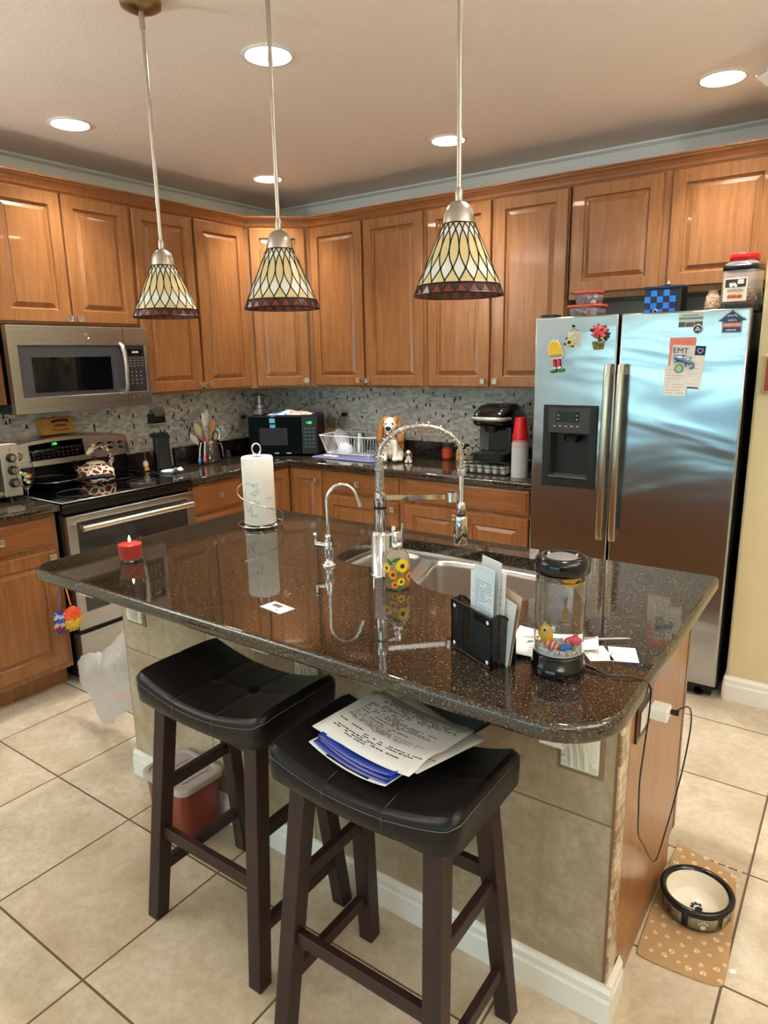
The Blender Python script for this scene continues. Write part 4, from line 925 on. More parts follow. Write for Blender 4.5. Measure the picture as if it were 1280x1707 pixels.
# ---- bar stools
def stool(label, loc, rz):
    t = thing('bar_stool', label, 'stool', loc, rz, 'saddle-seat bar stools at the island')
    SX, SY = .238, .150
    def top(x, y):
        u, v = abs(x/SX), abs(y/SY); z = .703+.042*u*u-.006*(v**4)
        for bx_ in (-.075, .075): z -= .007*math.exp(-((x-bx_)**2+y**2)/(.018**2))
        z -= .0025*math.exp(-(y/.006)**2)+.0025*(math.exp(-((x-.075)/.006)**2)+math.exp(-((x+.075)/.006)**2)); return z
    nu, nv = 44, 28; m = MB(); vs = []; idx = {}
    def se(x, y, k=1):  # rounded outline
        r = .035*k; return x, y
    # top grid, edge rings, underside
    outl = lambda k: [p for p in rrect(-SX+k, SX-k, -SY+k, SY-k, max(.008, .038-k*.3), 6)]
    m.grid(lambda a, b: ((a*2-1)*(SX-.016), (b*2-1)*(SY-.016), top((a*2-1)*SX, (b*2-1)*SY)), nu, nv)
    # side wall: resampled rectangle with rounded profile
    per = []
    for i in range(nu): per.append((-1+2*i/nu, -1))
    for j in range(nv): per.append((1, -1+2*j/nv))
    for i in range(nu): per.append((1-2*i/nu, 1))
    for j in range(nv): per.append((-1, 1-2*j/nv))
    def ring(ins, dz, bot=None):
        L = []
        for a, b in per:
            x = a*(SX-ins); y = b*(SY-ins); cr_ = .03
            cx, cy = max(0, abs(a*SX)-(SX-cr_)), max(0, abs(b*SY)-(SY-cr_))
            if cx > 0 and cy > 0: f_ = min(1, cr_/sqrt(cx*cx+cy*cy)); x = math.copysign(SX-cr_+cx*f_-ins, a); y = math.copysign(SY-cr_+cy*f_-ins, b)
            L.append((x, y, (top(a*SX, b*SY)+dz) if bot is None else bot+(.018*abs(a)**2)))
        return L
    first = [((a)*(SX-.016), (b)*(SY-.016), top(a*SX, b*SY)) for a, b in per]
    m.rings([first, ring(.008, -.003), ring(.003, -.008), ring(0, -.017), ring(-.001, -.035), ring(.001, 0, .648), ring(.006, 0, .642), ring(.02, 0, .640)], cap0=False, cap1=True, smooth=True)
    seat = m.build('seat', LEATHER, t)
    m = MB()
    for z_ in (0,):
        P = ring(-.0005, -.016); m.tube(P, .0009, 4, closed=True)
    for sx in (-.075, .075):
        m.tube([(sx, y, top(sx, y)+.0006) for y in [(-1+2*k/24)*(SY-.014) for k in range(25)]], .0007, 4)
        m.tube([(sx, -SY-.0006, z) for z in (.69, .67, .65)], .0007, 4)
    m.build('seam', STITCH, seat)
    m = MB()
    for bx_ in (-.075, .075): m.ball((bx_, 0, top(bx_, 0)+.001), (.008, .008, .003), 12, 6)
    m.build('tuft_button', LEATHER, seat)
    legs = {}
    for sx in (-1, 1):
        for sy in (-1, 1):
            a = Vector((sx*.172, sy*.098, .645)); b = Vector((sx*.205, sy*.168, 0)); legs[sx, sy] = (a, b)
            m = MB(); m.add([], []); vs = []
            for p, w_ in ((b, .042), (a, .044)):
                for q in ((-1,-1),(1,-1),(1,1),(-1,1)): vs.append((p.x+q[0]*w_/2, p.y+q[1]*w_/2, p.z))
            m.add(vs, [(0,3,2,1),(4,5,6,7),(0,1,5,4),(1,2,6,5),(2,3,7,6),(3,0,4,7)], False); m.build('leg', STOOLWOOD, t, bevel=.003)
    def at(k, z): a, b = legs[k]; return b.lerp(a, z/.645)
    for k1, k2, z in (((-1,-1),(1,-1),.27), ((-1,1),(1,1),.42), ((-1,-1),(-1,1),.40), ((1,-1),(1,1),.40), ((-1,-1),(-1,1),.15), ((1,-1),(1,1),.15)):
        m = MB(); m.bar(at(k1, z), at(k2, z), .020, .034); m.build('stretcher', STOOLWOOD, t, bevel=.002)
    m = MB(); m.bx(-.19, .19, -.115, .115, .618, .640); m.build('seat_frame', STOOLWOOD, t)
    return t
stool('left bar stool with empty black saddle seat and dark wooden legs', (2.355, -2.712, 0), 0)
stool('right bar stool, its black saddle seat carrying a stack of papers', (2.905, -2.768, 0), .0)
# papers on the right stool
def sheet(name, label, cat, x, y, z, a, w_, h_, mt, bend=.0, text_lines=0, seed=1, sag=None, extra=None):
    sagf = sag or (lambda u, v: bend*(2*abs(u-.5))**2)
    m = MB(); m.grid(lambda u, v: ((u-.5)*w_, (v-.5)*h_, sagf(u, v)), 14, 8); o = m.build(name, mt, solid=.0008); tag(o, label, cat, loc=(x, y, z), rz=a)
    if text_lines:
        rd = random.Random(seed); m = MB()
        for i in range(text_lines):
            v = .93-.86*(i+.5)/text_lines; u = .06+rd.choice((0, 0, .06, .3))
            if rd.random() < .15: continue
            end = rd.uniform(.35, .95)
            while u < end:
                L = rd.uniform(.012, .05)
                if rd.random() < .75:
                    q = [(u, v-.006), (u+L*.8, v-.006), (u+L*.8, v+.006), (u, v+.006)]
                    m.add([((a_-.5)*w_, (b_-.5)*h_, sagf(a_, b_)+.0009) for a_, b_ in q], [(0,1,2,3)], False)
                u += L
        m.build('print', INK, o)
    return o
SB = .7225
sheet('folder', 'dark navy folder sticking out furthest back under the papers on the right stool', 'folder', 2.905, -2.612, SB-.002, -.22, .235, .20, mat('navy_folder', (20,28,54), .35), .012)
sheet('leaflet', 'white booklet with a dark speckled picture at the bottom of the right stool stack', 'booklet', 2.868, -2.765, SB-.006, -.16, .235, .205, PAPER, .016)
m = MB(); m.grid(lambda u, v: (-.07+.14*u, -.10+.05*v, .0025+.010*abs(u*.6-.3)), 8, 3); dd = m.build('dark_picture', mat('dark_speckled_print', (34,42,34), .5)); dd.parent = [o for o in COL.objects if o.name.startswith('leaflet') and o.get('category') == 'booklet'][0]
for i, (dx, dy, a) in enumerate(((0, 0, -.17), (.004, -.006, -.19), (-.003, -.012, -.155))):
    sheet('folder', ['glossy royal-blue folder', 'second glossy blue folder', 'lowest glossy blue folder'][i]+[' directly under the printed sheets on the right stool', ' in the paper stack on the right stool, between two others', ' of the paper stack on the right stool, over the white booklet'][i], 'folder', 2.876+dx, -2.752+dy, SB+.010-.005*i, a, .225, .20, mat('royal_blue_gloss', (16,44,140), .2), .014)
sheet('printed_sheet', 'white printed sheet peeking out left under the topmost form on the right stool', 'paper', 2.866, -2.722, SB+.0165, -.10, .275, .215, PAPER, .010, 24, 5)
sheet('printed_sheet', 'topmost white printed form on the right stool, creased across the middle', 'paper', 2.885, -2.728, SB+.0215, -.155, .275, .215, mat('cream_form', (226,225,220), .8), .010, 34, 6, sag=lambda u, v: .012*(2*abs(u-.5))**2+.010*max(0, 1-abs(v-.30)*5)-.006*max(0, .3-v)*3)
sheet('printed_sheet', 'white sheet corner poking out at the right under the form on the right stool', 'paper', 2.915, -2.70, SB+.0125, -.30, .26, .20, PAPER, .012, 10, 9)

# ---- lidded bin under the left stool
t = thing('storage_bin', 'rust-red plastic bin with translucent lid against the island under the left stool', 'bin', (1.925, -2.592, 0), -.03)
m = MB(); L = []
for z, k in ((0, .018), (.004, .012), (.205, .002), (.212, 0)): L.append(ploop(rrect(-.108+k, .108-k, -.082+k, .082-k, .03, 5), z))
m.rings(L, smooth=True); m.build('tub', mat('rust_red_plastic', (128,44,24), .35), t)
m = MB(); L = []
for z, k in ((.208, -.008), (.224, -.008), (.228, -.004), (.228, .008), (.222, .010)): L.append(ploop(rrect(-.108+k, .108-k, -.082+k, .082-k, .034, 5), z))
m.rings(L, cap0=False, smooth=True); lm = mat('frosted_lid', (214,200,192), .3, trans=.35, alpha=1); ld = m.build('lid', lm, t, bevel=.001)
m = MB(); 
for x in (-.05, .0, .05): m.bx(x-.018, x+.018, -.052, .052, .222, .226)
m.build('lid_rib', lm, ld, bevel=.0015)

# ---- pet bowl and mat
m = MB(); MT = [(3.318, -1.752), (3.478, -1.800), (3.500, -1.83), (3.532, -2.215), (3.515, -2.245), (3.33, -2.262), (3.314, -2.24), (3.312, -1.76)]
mp = smooth_poly(MT[::-1], 2); slab(m, mp[::-1] if False else mp, .0005, .006, .002)
pm = mat('tan_fleece', (186,142,88), .95); g = N(pm); g.bump(g.noise(g.co(), 420, 3, .7), .7, .004); n5 = g.noise(g.co(), 30, 3); g.color(g.mix(g.math('MULTIPLY', n5, .5), srgb(188,154,108), srgb(160,124,82)))
PAW = mat('pale_paw_print', (226,204,166), .9)
rd = random.Random(12); m.mi = 1
def paw(m, x, y, z, s_, a):
    for (px, py, rx, ry) in ((0, -.15, .38, .30), (-.42, .28, .15, .2), (-.16, .50, .15, .21), (.16, .50, .15, .21), (.42, .28, .15, .2)):
        X_ = px*cos(a)-py*sin(a); Y_ = px*sin(a)+py*cos(a)
        m.add([(x+s_*(X_+rx*cos(q)*cos(a)-ry*sin(q)*sin(a)), y+s_*(Y_+rx*cos(q)*sin(a)+ry*sin(q)*cos(a)), z) for q in [2*pi*k/10 for k in range(10)]], [tuple(range(10))], False)
for i in range(6):
    for j in range(14):
        x = 3.328+.034*i+(.017 if j % 2 else 0)+rd.uniform(-.006, .006); y = -1.785-.034*j+rd.uniform(-.006, .006)
        if x > 3.50+(-(y+1.8))*.06 or y < -2.245: continue
        paw(m, x, y, .0063, rd.choice((.009, .011, .014)), rd.uniform(0, 6.3))
o = m.build('pet_mat', [pm, PAW]); tag(o, 'tan fleece pet mat printed with pale paw prints on the floor beside the island', 'mat')
t = thing('pet_bowl', 'ceramic pet bowl with black rim, cream inside and paw prints, on the tan mat', 'pet bowl', (3.418, -2.018, .0066))
m = MB(); m.lathe([(.072, 0), (.080, .003), (.086, .012), (.090, .052), (.0925, .058), (.0975, .064), (.0975, .070), (.093, .0735), (.084, .072), (.080, .066)], 48, cap=False); bo = m.build('outer_bowl', mat('black_glaze', (18,18,19), .15), t)
m = MB(); m.lathe([(.0805, .0665), (.077, .050), (.070, .020), (.062, .012), (0, .010)], 48, cap=False); inn = m.build('inner_bowl', mat('cream_glaze', (236,228,208), .15), t)
m = MB(); m.lathe([(.072, .001), (0, .001)], 32); m.build('foot', BLACKPL, t)
m = MB(); paw(m, .006, .0, .0113, .030, .8); m.build('paw_print', BLACKPL, inn, solid=.0004)
GRG = mat('taupe_glaze', (128,118,96), .25); k = 0
for q in range(6):
    m = MB(); a0 = q*pi/3+.2-1.9; L = []
    for z in (.014, .033, .051): L.append([((.0872+(z-.014)*.1)*cos(a0+.09+.86*i/8), (.0872+(z-.014)*.1)*sin(a0+.09+.86*i/8), z) for i in range(9)])
    vs = [p for l in L for p in l]; m.add(vs, [(r_*9+i, r_*9+i+1, (r_+1)*9+i+1, (r_+1)*9+i) for r_ in range(2) for i in range(8)], True); pn_ = m.build('glazed_panel', GRG, bo, solid=.0008)
    m = MB(); ac = a0+.09+.43
    for (px, pz, r) in ((0, -.004, .0075), (-.010, .006, .003), (-.0035, .010, .003), (.0035, .010, .003), (.010, .006, .003)):
        m.add([(.0915*cos(ac+(px+r*cos(e))/.091), .0915*sin(ac+(px+r*cos(e))/.091), .031+pz+r*sin(e)) for e in [2*pi*i/10 for i in range(10)]], [tuple(range(10))], False)
    m.build('paw_print', BLACKPL if q % 2 else mat('pale_glaze', (196,186,160), .25), pn_, solid=.0004)
m = MB(); m.bx(-.008, .008, -.006, .006, 0, .0006); o = m.build('paper_scrap', PAPER); tag(o, 'tiny white scrap of paper on the floor by the pet mat corner', 'scrap', loc=(3.538, -2.168, .0003), rz=.6)

# ---- plastic shopping bag hanging at the left end of the island
bm_ = mat('thin_white_plastic', (214,210,206), .35, trans=0); g = N(bm_); tr_ = g.n('BsdfTranslucent'); tr_.inputs[0].default_value = srgb(220,216,212); tp = g.n('BsdfTransparent'); m1 = g.n('MixShader'); m2 = g.n('MixShader'); m1.inputs[0].default_value = .35; m2.inputs[0].default_value = .30
out = [n for n in bm_.node_tree.nodes if n.type == 'OUTPUT_MATERIAL'][0]; g.l(g.b.outputs[0], m1.inputs[1]); g.l(tr_.outputs[0], m1.inputs[2]); g.l(m1.outputs[0], m2.inputs[1]); g.l(tp.outputs[0], m2.inputs[2]); g.l(m2.outputs[0], out.inputs[0])
g.bump(g.noise(g.co('Object', (1, 1, .5)), 16, 4, .6, 1.5), .6, .02)
BO = Vector((1.497, -2.36, 0)); bd = Vector((-1, .0, 0))
t = thing('plastic_bag', 'crumpled translucent white shopping bag hanging at the left end of the island', 'bag', (0, 0, 0))
OUT = []
_O = [(1.49, .62), (1.40, .565), (1.30, .50), (1.18, .40), (1.08, .335), (.985, .315), (.885, .235), (.925, .19), (.95, .13), (1.0, .075), (1.055, .045), (1.09, .02), (1.14, .03), (1.18, .075), (1.27, .13), (1.36, .165), (1.49, .17)]
for _i in range(len(_O)):
    _a, _b = Vector(_O[_i]), Vector(_O[(_i+1) % len(_O)])
    for _k in range(4): OUT.append(tuple(_a.lerp(_b, _k/4)+Vector((.004*sin(9*_i+5*_k), .004*cos(7*_i+3*_k)))))
def bag_pt(i, s_):
    x, z = OUT[i]; cx, cz = 1.27, .30; return None
m = MB(); rd = random.Random(2)
def bag_y(x, z, side): return -2.35+side*(.045*math.exp(-((x-1.22)**2/.03+(z-.28)**2/.03)))+.012*sin(22*x+9*z)+.009*sin(31*z-14*x+side)
for side in (-1, 1):
    C0 = (1.25, .30); n_ = len(OUT); R_ = 16; vs = [(C0[0], bag_y(*C0, side), C0[1])]; fs = []
    for r in range(1, R_+1):
        for i in range(n_):
            x = C0[0]+(OUT[i][0]-C0[0])*r/R_; z = C0[1]+(OUT[i][1]-C0[1])*r/R_; vs.append((x, bag_y(x, z, side*(1-(r/R_)**3)), z))
    for i in range(n_):
        j = (i+1) % n_; fs.append((0, 1+i, 1+j))
        for r in range(R_-1): b0 = 1+r*n_; fs.append((b0+i, b0+n_+i, b0+n_+j, b0+j))
    m.add(vs, fs, True)
sk = m.build('bag_skin', bm_, t)
RP = mat('faded_red_print', (222,150,132), .6); GP = mat('faded_grey_print', (178,172,172), .6)
def bag_text(body, size, mt, x, z, rot=0):
    o = text(body, size, mt, t, Matrix.Rotation(rot, 4, 'Z'), 'print'); me = o.data
    for v in me.vertices: X_, Z_ = x+v.co.x, z+v.co.y; v.co = (X_, bag_y(X_, Z_, -1)-.004+v.co.z, Z_)
bag_text('CRAVE', .055, GP, 1.33, .40, .08); bag_text('MEAN', .050, GP, 1.34, .345, .08); bag_text('LOCAL', .04, GP, 1.34, .295, .1); [bag_text('IIIII', .030, RP, 1.30+.05*k, .225+.008*k, .14) for k in range(3)]
m = MB(); m.tube([(1.513, -2.36, .64), (1.50, -2.36, .64), (1.495, -2.36, .62)], .003, 8); m.build('bag_hook', BLACKMET, t)

# ================================================================ pendants and ceiling lights
GL_W = mat('white_art_glass', (236,234,224), .25, trans=.08); GL_Y = mat('amber_art_glass', (222,202,150), .25, trans=.08); GL_B = mat('umber_art_glass', (66,40,34), .2, trans=.1); GL_R = mat('red_art_glass', (120,52,38), .2, trans=.05); GL_P = mat('pale_violet_art_glass', (206,196,208), .2, trans=.2)
for _m, s_ in ((GL_W, 16), (GL_Y, 22)):
    g = N(_m); base_c = _m.node_tree.nodes['Principled BSDF'].inputs['Base Color'].default_value[:]
    n_ = g.noise(g.co('Object', (1, 1, .4)), s_, 3); g.color(g.mix(n_, tuple(base_c), tuple([min(1, c*1.12) for c in base_c[:3]]+[1])))
LEAD = mat('dark_lead_came', (30,26,22), .4, .6)
ZB, ZT, RB, RT = 1.690, 1.846, .1035, .036
NS = 18
CS = [(0.0, 0.0), (.015, 0), (.12, 1), (.22, 1.66), (.32, 1.90), (.42, 2.0), (.52, 2.08), (.62, 2.36), (.77, 3), (.97, 4)]
def cval(v):
    for i in range(len(CS)-1):
        if v <= CS[i+1][0]: a, b = CS[i], CS[i+1]; return a[1]+(b[1]-a[1])*(v-a[0])/(b[0]-a[0])
    return 4.0
def W0(c): k = c % 2; return .5*(k if k <= 1 else 2-k)
def make_pendant(label, x, y):
    t = thing('pendant_lamp', label, 'pendant lamp', (x, y, 0), 0, None)
    m = MB(); m.lathe([(.058, CEIL-.001), (.060, CEIL-.006), (.057, CEIL-.020), (.035, CEIL-.030), (.012, CEIL-.034)], 32); m.build('ceiling_canopy', mat('aged_brass_nickel', (150,132,98), .3, 1.0), t)
    m = MB(); m.cyl((0,0,CEIL-.032), (0,0,CEIL-.075), .0085, 12); m.cyl((0,0,CEIL-.07), (0,0,1.895), .0058, 12)
    for z in (2.30, 2.02): m.cyl((0,0,z), (0,0,z+.022), .0068, 12)
    m.tube([(0,0,1.925), (0,0,1.915), (0,0,1.90), (0,0,1.892)], [.006, .0095, .0095, .008], 14); m.build('rod', NICKEL, t)
    m = MB(); m.lathe([(.008, 1.896), (.016, 1.893), (.026, 1.885), (.033, 1.870), (.0365, 1.850), (.037, 1.843), (.0, 1.843)], 32); m.build('lamp_cap', NICKEL, t)
    m = MB(); VB = .975; H = ZT-ZB
    ZR = ZB+.022   # border begins
    rr_ = lambda v: RT+(RB-.008-RT)*v; zz = lambda v: ZT-(ZT-ZR)*v
    rows = [i/48 for i in range(49)]
    P_ = lambda ph, v: (rr_(v)*cos(ph), rr_(v)*sin(ph), zz(v))
    sp_ = 2*pi/NS
    for r in range(48):
        v0, v1 = rows[r], rows[r+1]; c = cval((v0+v1)/2); w0, w1 = W0(cval(v0)), W0(cval(v1))
        for k in range(NS):
            p0 = k*sp_
            m.mi = 0
            if w0+w1 > 1e-6: m.add([P_(p0-w0*sp_, v0), P_(p0+w0*sp_, v0), P_(p0+w1*sp_, v1), P_(p0-w1*sp_, v1)], [(0,1,2,3)], False)
            m.mi = 1 if c > 1 else 2
            if c <= 1: m.mi = 1
            m.add([P_(p0+w0*sp_, v0), P_(p0+(1-w0)*sp_, v0), P_(p0+(1-w1)*sp_, v1), P_(p0+w1*sp_, v1)], [(0,1,2,3)], False)
    sh = m.build('glass_shade', [GL_W, GL_Y, GL_B], t, solid=.0012)
    m = MB(); NB = 22
    q = lambda ph, s_: ((RB-.008+(.008)*s_)*cos(ph), (RB-.008+.008*s_)*sin(ph), ZR+(ZB-ZR)*s_)
    for k in range(NB):
        a, b, c_ = 2*pi*k/NB, 2*pi*(k+.5)/NB, 2*pi*(k+1)/NB
        m.mi = 2 if k == 15 else 1; m.add([q(a, 1), q(b, .08), q(c_, 1)], [(0,1,2)], False); m.mi = 0; m.add([q(b, .08), q(c_, 1), q(c_+pi/NB, .08)], [(0,1,2)], False)
        m.add([q(b, 0), q(b, .08), q(c_+pi/NB, .08), q(c_+pi/NB, 0)], [(0,1,2,3)], False)
    m.build('border_glass', [GL_B, GL_R, GL_P], t, solid=.0012)
    m = MB()
    for k in range(NS):
        for sg in (-1, 1): m.tube([((rr_(v)+.0004)*cos(k*sp_+sg*W0(cval(v))*sp_), (rr_(v)+.0004)*sin(k*sp_+sg*W0(cval(v))*sp_), zz(v)) for v in rows[::2]], .0017, 5)
    # second half period lines (leaf tips to triangle tips)
    for z, r, w_ in ((ZT, RT+.0005, .0016), (ZR, RB-.0075, .0016), (ZB, RB+.0003, .0020)): m.tube([(r*cos(a*pi/30), r*sin(a*pi/30), z) for a in range(60)], w_, 5, closed=True)
    for k in range(NB):
        a, b, c_ = 2*pi*k/NB, 2*pi*(k+.5)/NB, 2*pi*(k+1)/NB
        o_ = lambda p: (p[0]*1.006, p[1]*1.006, p[2]); m.tube([o_(q(a, 1)), o_(q(b, .08)), o_(q(c_, 1))], .0013, 4)
    m.build('lead_came', LEAD, t)
    m = MB(); m.cyl((0,0,1.843), (0,0,1.80), .016, 16); m.build('bulb_socket', mat('socket_white', (225,222,214), .5), t)
    m = MB(); m.ball((0,0,1.765), (.026, .026, .036), 18, 12); m.build('bulb', mat('frosted_bulb', (240,238,230), .4), t)
    return t
make_pendant('stained glass pendant lamp hanging furthest left, its ceiling canopy in view', 1.780, -2.382)
make_pendant('middle of the three stained glass pendant lamps over the island', 2.285, -2.382)
make_pendant('right stained glass pendant lamp, hanging nearest the viewer over the sink end', 2.845, -2.382)

DL_NAMES = ['recessed ceiling light near the left wall above the range', 'largest recessed ceiling light, behind the middle pendant rod', 'recessed ceiling light beside the right pendant rod', 'small recessed ceiling light above the inside corner', 'recessed ceiling light at the upper right above the refrigerator']
LENS = mat('lit_lens', (255,250,240), .5, emit=9)
for i, (x, y) in enumerate(DOWNLIGHTS+UNSEEN_DOWNLIGHTS):
    t = thing('recessed_light', DL_NAMES[i] if i < 5 else 'unseen recessed ceiling light added outside the view', 'ceiling light', (x, y, CEIL), 0, None if i < 5 else 'added recessed lights outside the view')
    m = MB(); m.lathe([(.076, -.001), (.080, -.007), (.090, -.006), (.094, -.001)], 40, cap=False); m.build('trim_ring', mat('white_ring', (225,222,216), .4), t)
    m = MB(); m.lathe([(.0, -.004), (.0765, -.004)], 40); m.build('lens', LENS, t)
    lamp('downlight', (x, y, CEIL-.012), LAMP_W*(.5 if x > 4 else 1))
for (x, y) in ADDED_UPLIGHTS:  # added fill for the ceiling, built as stands outside the frame
    t = thing('added_uplight_stand', 'uplighter on an unseen stand, put in to brighten the ceiling', 'floor lamp', (x, y, 0), 0, 'uplighter stands put in unseen to brighten the ceiling')
    m = MB(); m.lathe([(.14, 0), (.14, .015), (.02, .03)], 28); m.build('base', BLACKMET, t); m = MB(); m.cyl((0,0,.02), (0,0,1.70), .012, 12); m.build('pole', BLACKMET, t)
    m = MB(); m.lathe([(.02, 1.70), (.10, 1.74), (.17, 1.80), (.175, 1.80), (.10, 1.735), (.02, 1.695)], 36, cap=False); m.build('shade', mat('added_uplight_shade', (230,226,216), .5), t)
    l = lamp('added_uplight', (x, y, 1.80), ADDED_UPLIGHT_W, .26, (.93, .96, 1.0), pi); l.rotation_euler = (pi, 0, 0)
# glass shade of a lamp that just enters the frame at the right
t = thing('ceiling_fixture', 'edge of a fluted frosted glass lamp shade at the right rim of the picture', 'ceiling light', (3.345, -.93, 0))
m = MB(); L = []
for z, r in ((2.585, .03), (2.56, .03), (2.555, .05), (2.53, .085), (2.50, .115), (2.47, .128), (2.462, .13)): L.append([(r*(1+.05*sin(8*a)*(r/.13)**2)*cos(a), r*(1+.05*sin(8*a)*(r/.13)**2)*sin(a), z) for a in [2*pi*k/64 for k in range(64)]])
m.rings(L, cap1=False, smooth=True); m.build('glass_shade', mat('frosted_shade', (232,230,222), .4, trans=.3), t, solid=.003)

# ================================================================ things on the worktops
ZC = .9145
# toaster oven (left edge, mostly out of frame)
t = thing('toaster_oven', 'silver toaster oven cut off by the left edge of the picture', 'toaster oven', (.03, -2.60, ZC), LW)
m = MB(); m.bx(0, .385, -.34, 0, .02, .272); m.build('oven_case', mat('silver_case', (170,168,164), .35, .8), t, bevel=.012, seg=3)
m = MB(); m.bx(.02, .295, -.346, -.338, .05, .25); m.build('glass_door', GREYGL, t)
m = MB(); m.bx(.30, .383, -.349, -.339, .022, .270); cp_ = m.build('control_panel', mat('silver_panel', (196,194,188), .35, .7), t, bevel=.003)
for z in (.205, .145, .085):
    m = MB(); m.tube([(.345, -.349, z), (.345, -.352, z), (.345, -.368, z), (.345, -.370, z)], [.0225, .0225, .019, .017], 20); kb = m.build('dial_knob', BLACKPL, cp_); m = MB(); m.tube([(.345, -.3695, z), (.345, -.372, z)], .013, 16); m.build('knob_cap', NICKEL, kb)
m = MB(); m.bx(.343, .347, -.3502, -.3492, .235, .252); m.build('panel_mark', mat('orange_mark', (190,80,30), .5), cp_)
for x in (.04, .345):
    for y in (-.31, -.04):
        m = MB(); m.cyl((x, y, 0), (x, y, .022), .013, 12); m.build('foot', BLACKPL, t)
# wine glass
t = thing('wine_glass', 'stemmed wine glass holding green and red sweets left of the range', 'glass', (.505, -2.262, ZC))
m = MB(); m.lathe([(0, 0), (.036, 0), (.036, .002), (.012, .006), (.0045, .012), (.004, .060), (.010, .072), (.028, .090), (.0385, .120), (.0400, .150), (.0365, .195), (.0350, .195), (.0385, .150), (.037, .121), (.027, .093), (.008, .076), (0, .074)], 40, cap=False); m.build('glass_bowl', GLASS, t, weld=True)
rd = random.Random(9); cols = [mat('green_sweet', (150,196,90), .4), mat('white_sweet', (232,232,228), .4), mat('red_sweet', (190,60,60), .4)]
for k in range(20):
    r = .024*sqrt(rd.random()); a = rd.uniform(0, 6.28); z = .098+.05*k/20; m = MB(); m.ball((0,0,0), (rd.uniform(.007, .010), .007, .006), 10, 6); o = m.build('wrapped_sweet', cols[k % 3]); tag(o, 'small '+['green', 'white', 'red'][k % 3]+' sweet inside the stemmed wine glass', 'sweet', ['green', 'white', 'red'][k % 3]+' sweets in the wine glass', loc=(.505+r*cos(a), -2.262+r*sin(a), ZC+z))
# frying pan on the cooktop
t = thing('frying_pan', 'black frying pan on the left burner of the range', 'pan', (.225, -1.985, .9195))
m = MB(); m.lathe([(.0, .0), (.095, 0), (.105, .004), (.128, .040), (.131, .042), (.128, .043), (.103, .008), (.0, .006)], 48, cap=False); m.build('pan_body', mat('nonstick_black', (16,16,17), .3), t)
m = MB(); m.tube([(.118, .06, .034), (.15, .08, .044), (.24, .14, .058), (.28, .168, .058)], [.008, .009, .012, .010], 12); m.build('pan_handle', BLACKPL, t)
m = MB(); m.tube([(.1305*cos(a*pi/30), .1305*sin(a*pi/30), .0425) for a in range(60)], .0016, 6, closed=True); m.build('pan_rim', NICKEL, t)
# giraffe kettle
gm = mat('giraffe_enamel', (236,228,206), .12); g = N(gm); vo = g.n('TexVoronoi', feature='DISTANCE_TO_EDGE'); vo.inputs['Scale'].default_value = 26; g.l(g.co('Object'), vo.inputs['Vector'])
g.color(g.mix(g.math('GREATER_THAN', vo.outputs['Distance'], .10), srgb(238,230,208), srgb(120,50,26)))
gm2 = mat('giraffe_neck', (236,228,206), .2); g = N(gm2); vo = g.n('TexVoronoi', feature='DISTANCE_TO_EDGE'); vo.inputs['Scale'].default_value = 55; g.l(g.co('Object'), vo.inputs['Vector'])
g.color(g.mix(g.math('GREATER_THAN', vo.outputs['Distance'], .10), srgb(238,230,208), srgb(104,44,24)))
CREAM = mat('cream_enamel', (238,226,190), .3)
t = thing('giraffe_kettle', 'cream and brown giraffe-patterned kettle with a giraffe neck handle on the range', 'kettle', (.262, -1.755, .9195), LW)
m = MB(); m.lathe([(.0, 0), (.082, 0), (.092, .008), (.097, .03), (.093, .058), (.078, .082), (.055, .096), (.045, .099)], 48); m.build('kettle_body', gm, t)
m = MB(); m.lathe([(.048, .099), (.046, .104), (.025, .110), (0, .112)], 32, cap=False); l_ = m.build('lid', CREAM, t); m = MB(); m.ball((0, 0, .122), .0125, 14, 10); m.build('lid_knob', mat('brown_knob', (52,26,16), .25), l_)
m = MB(); m.tube(catmull([(-.070, 0, .052), (-.092, 0, .066), (-.112, 0, .092)], 6), [.024-.0008*i for i in range(13)], 16); m.build('spout', gm2, t)
m = MB(); m.tube([(-.112, 0, .092), (-.118, 0, .100)], .015, 14); m.bar((-.120, 0, .10), (-.128, .006, .128), .004, .004); m.bar((-.114, 0, .104), (-.120, -.006, .132), .004, .004); m.build('spout_cap', BLACKPL, t)
m = MB(); NP = catmull([(.082, 0, .070), (.098, 0, .100), (.094, 0, .135), (.080, 0, .162), (.055, 0, .180), (.020, 0, .182), (-.004, 0, .176)], 6); m.tube(NP, [.013-.00010*i for i in range(len(NP))], 14); nk = m.build('neck_handle', gm2, t)
m = MB(); m.ball((-.018, 0, .170), (.020, .012, .015), 14, 10); m.ball((-.036, 0, .156), (.014, .010, .012), 12, 8); m.ball((-.027, 0, .164), (.015, .010, .013), 12, 8)
for sy in (-1, 1): m.tube([(-.006, sy*.006, .18), (-.004, sy*.008, .197)], .0028, 8); m.ball((-.004, sy*.008, .198), .004, 8, 6); m.ball((-.002, sy*.018, .178), (.006, .009, .004), 10, 6)
m.build('giraffe_head', CREAM, nk, remesh=.002)
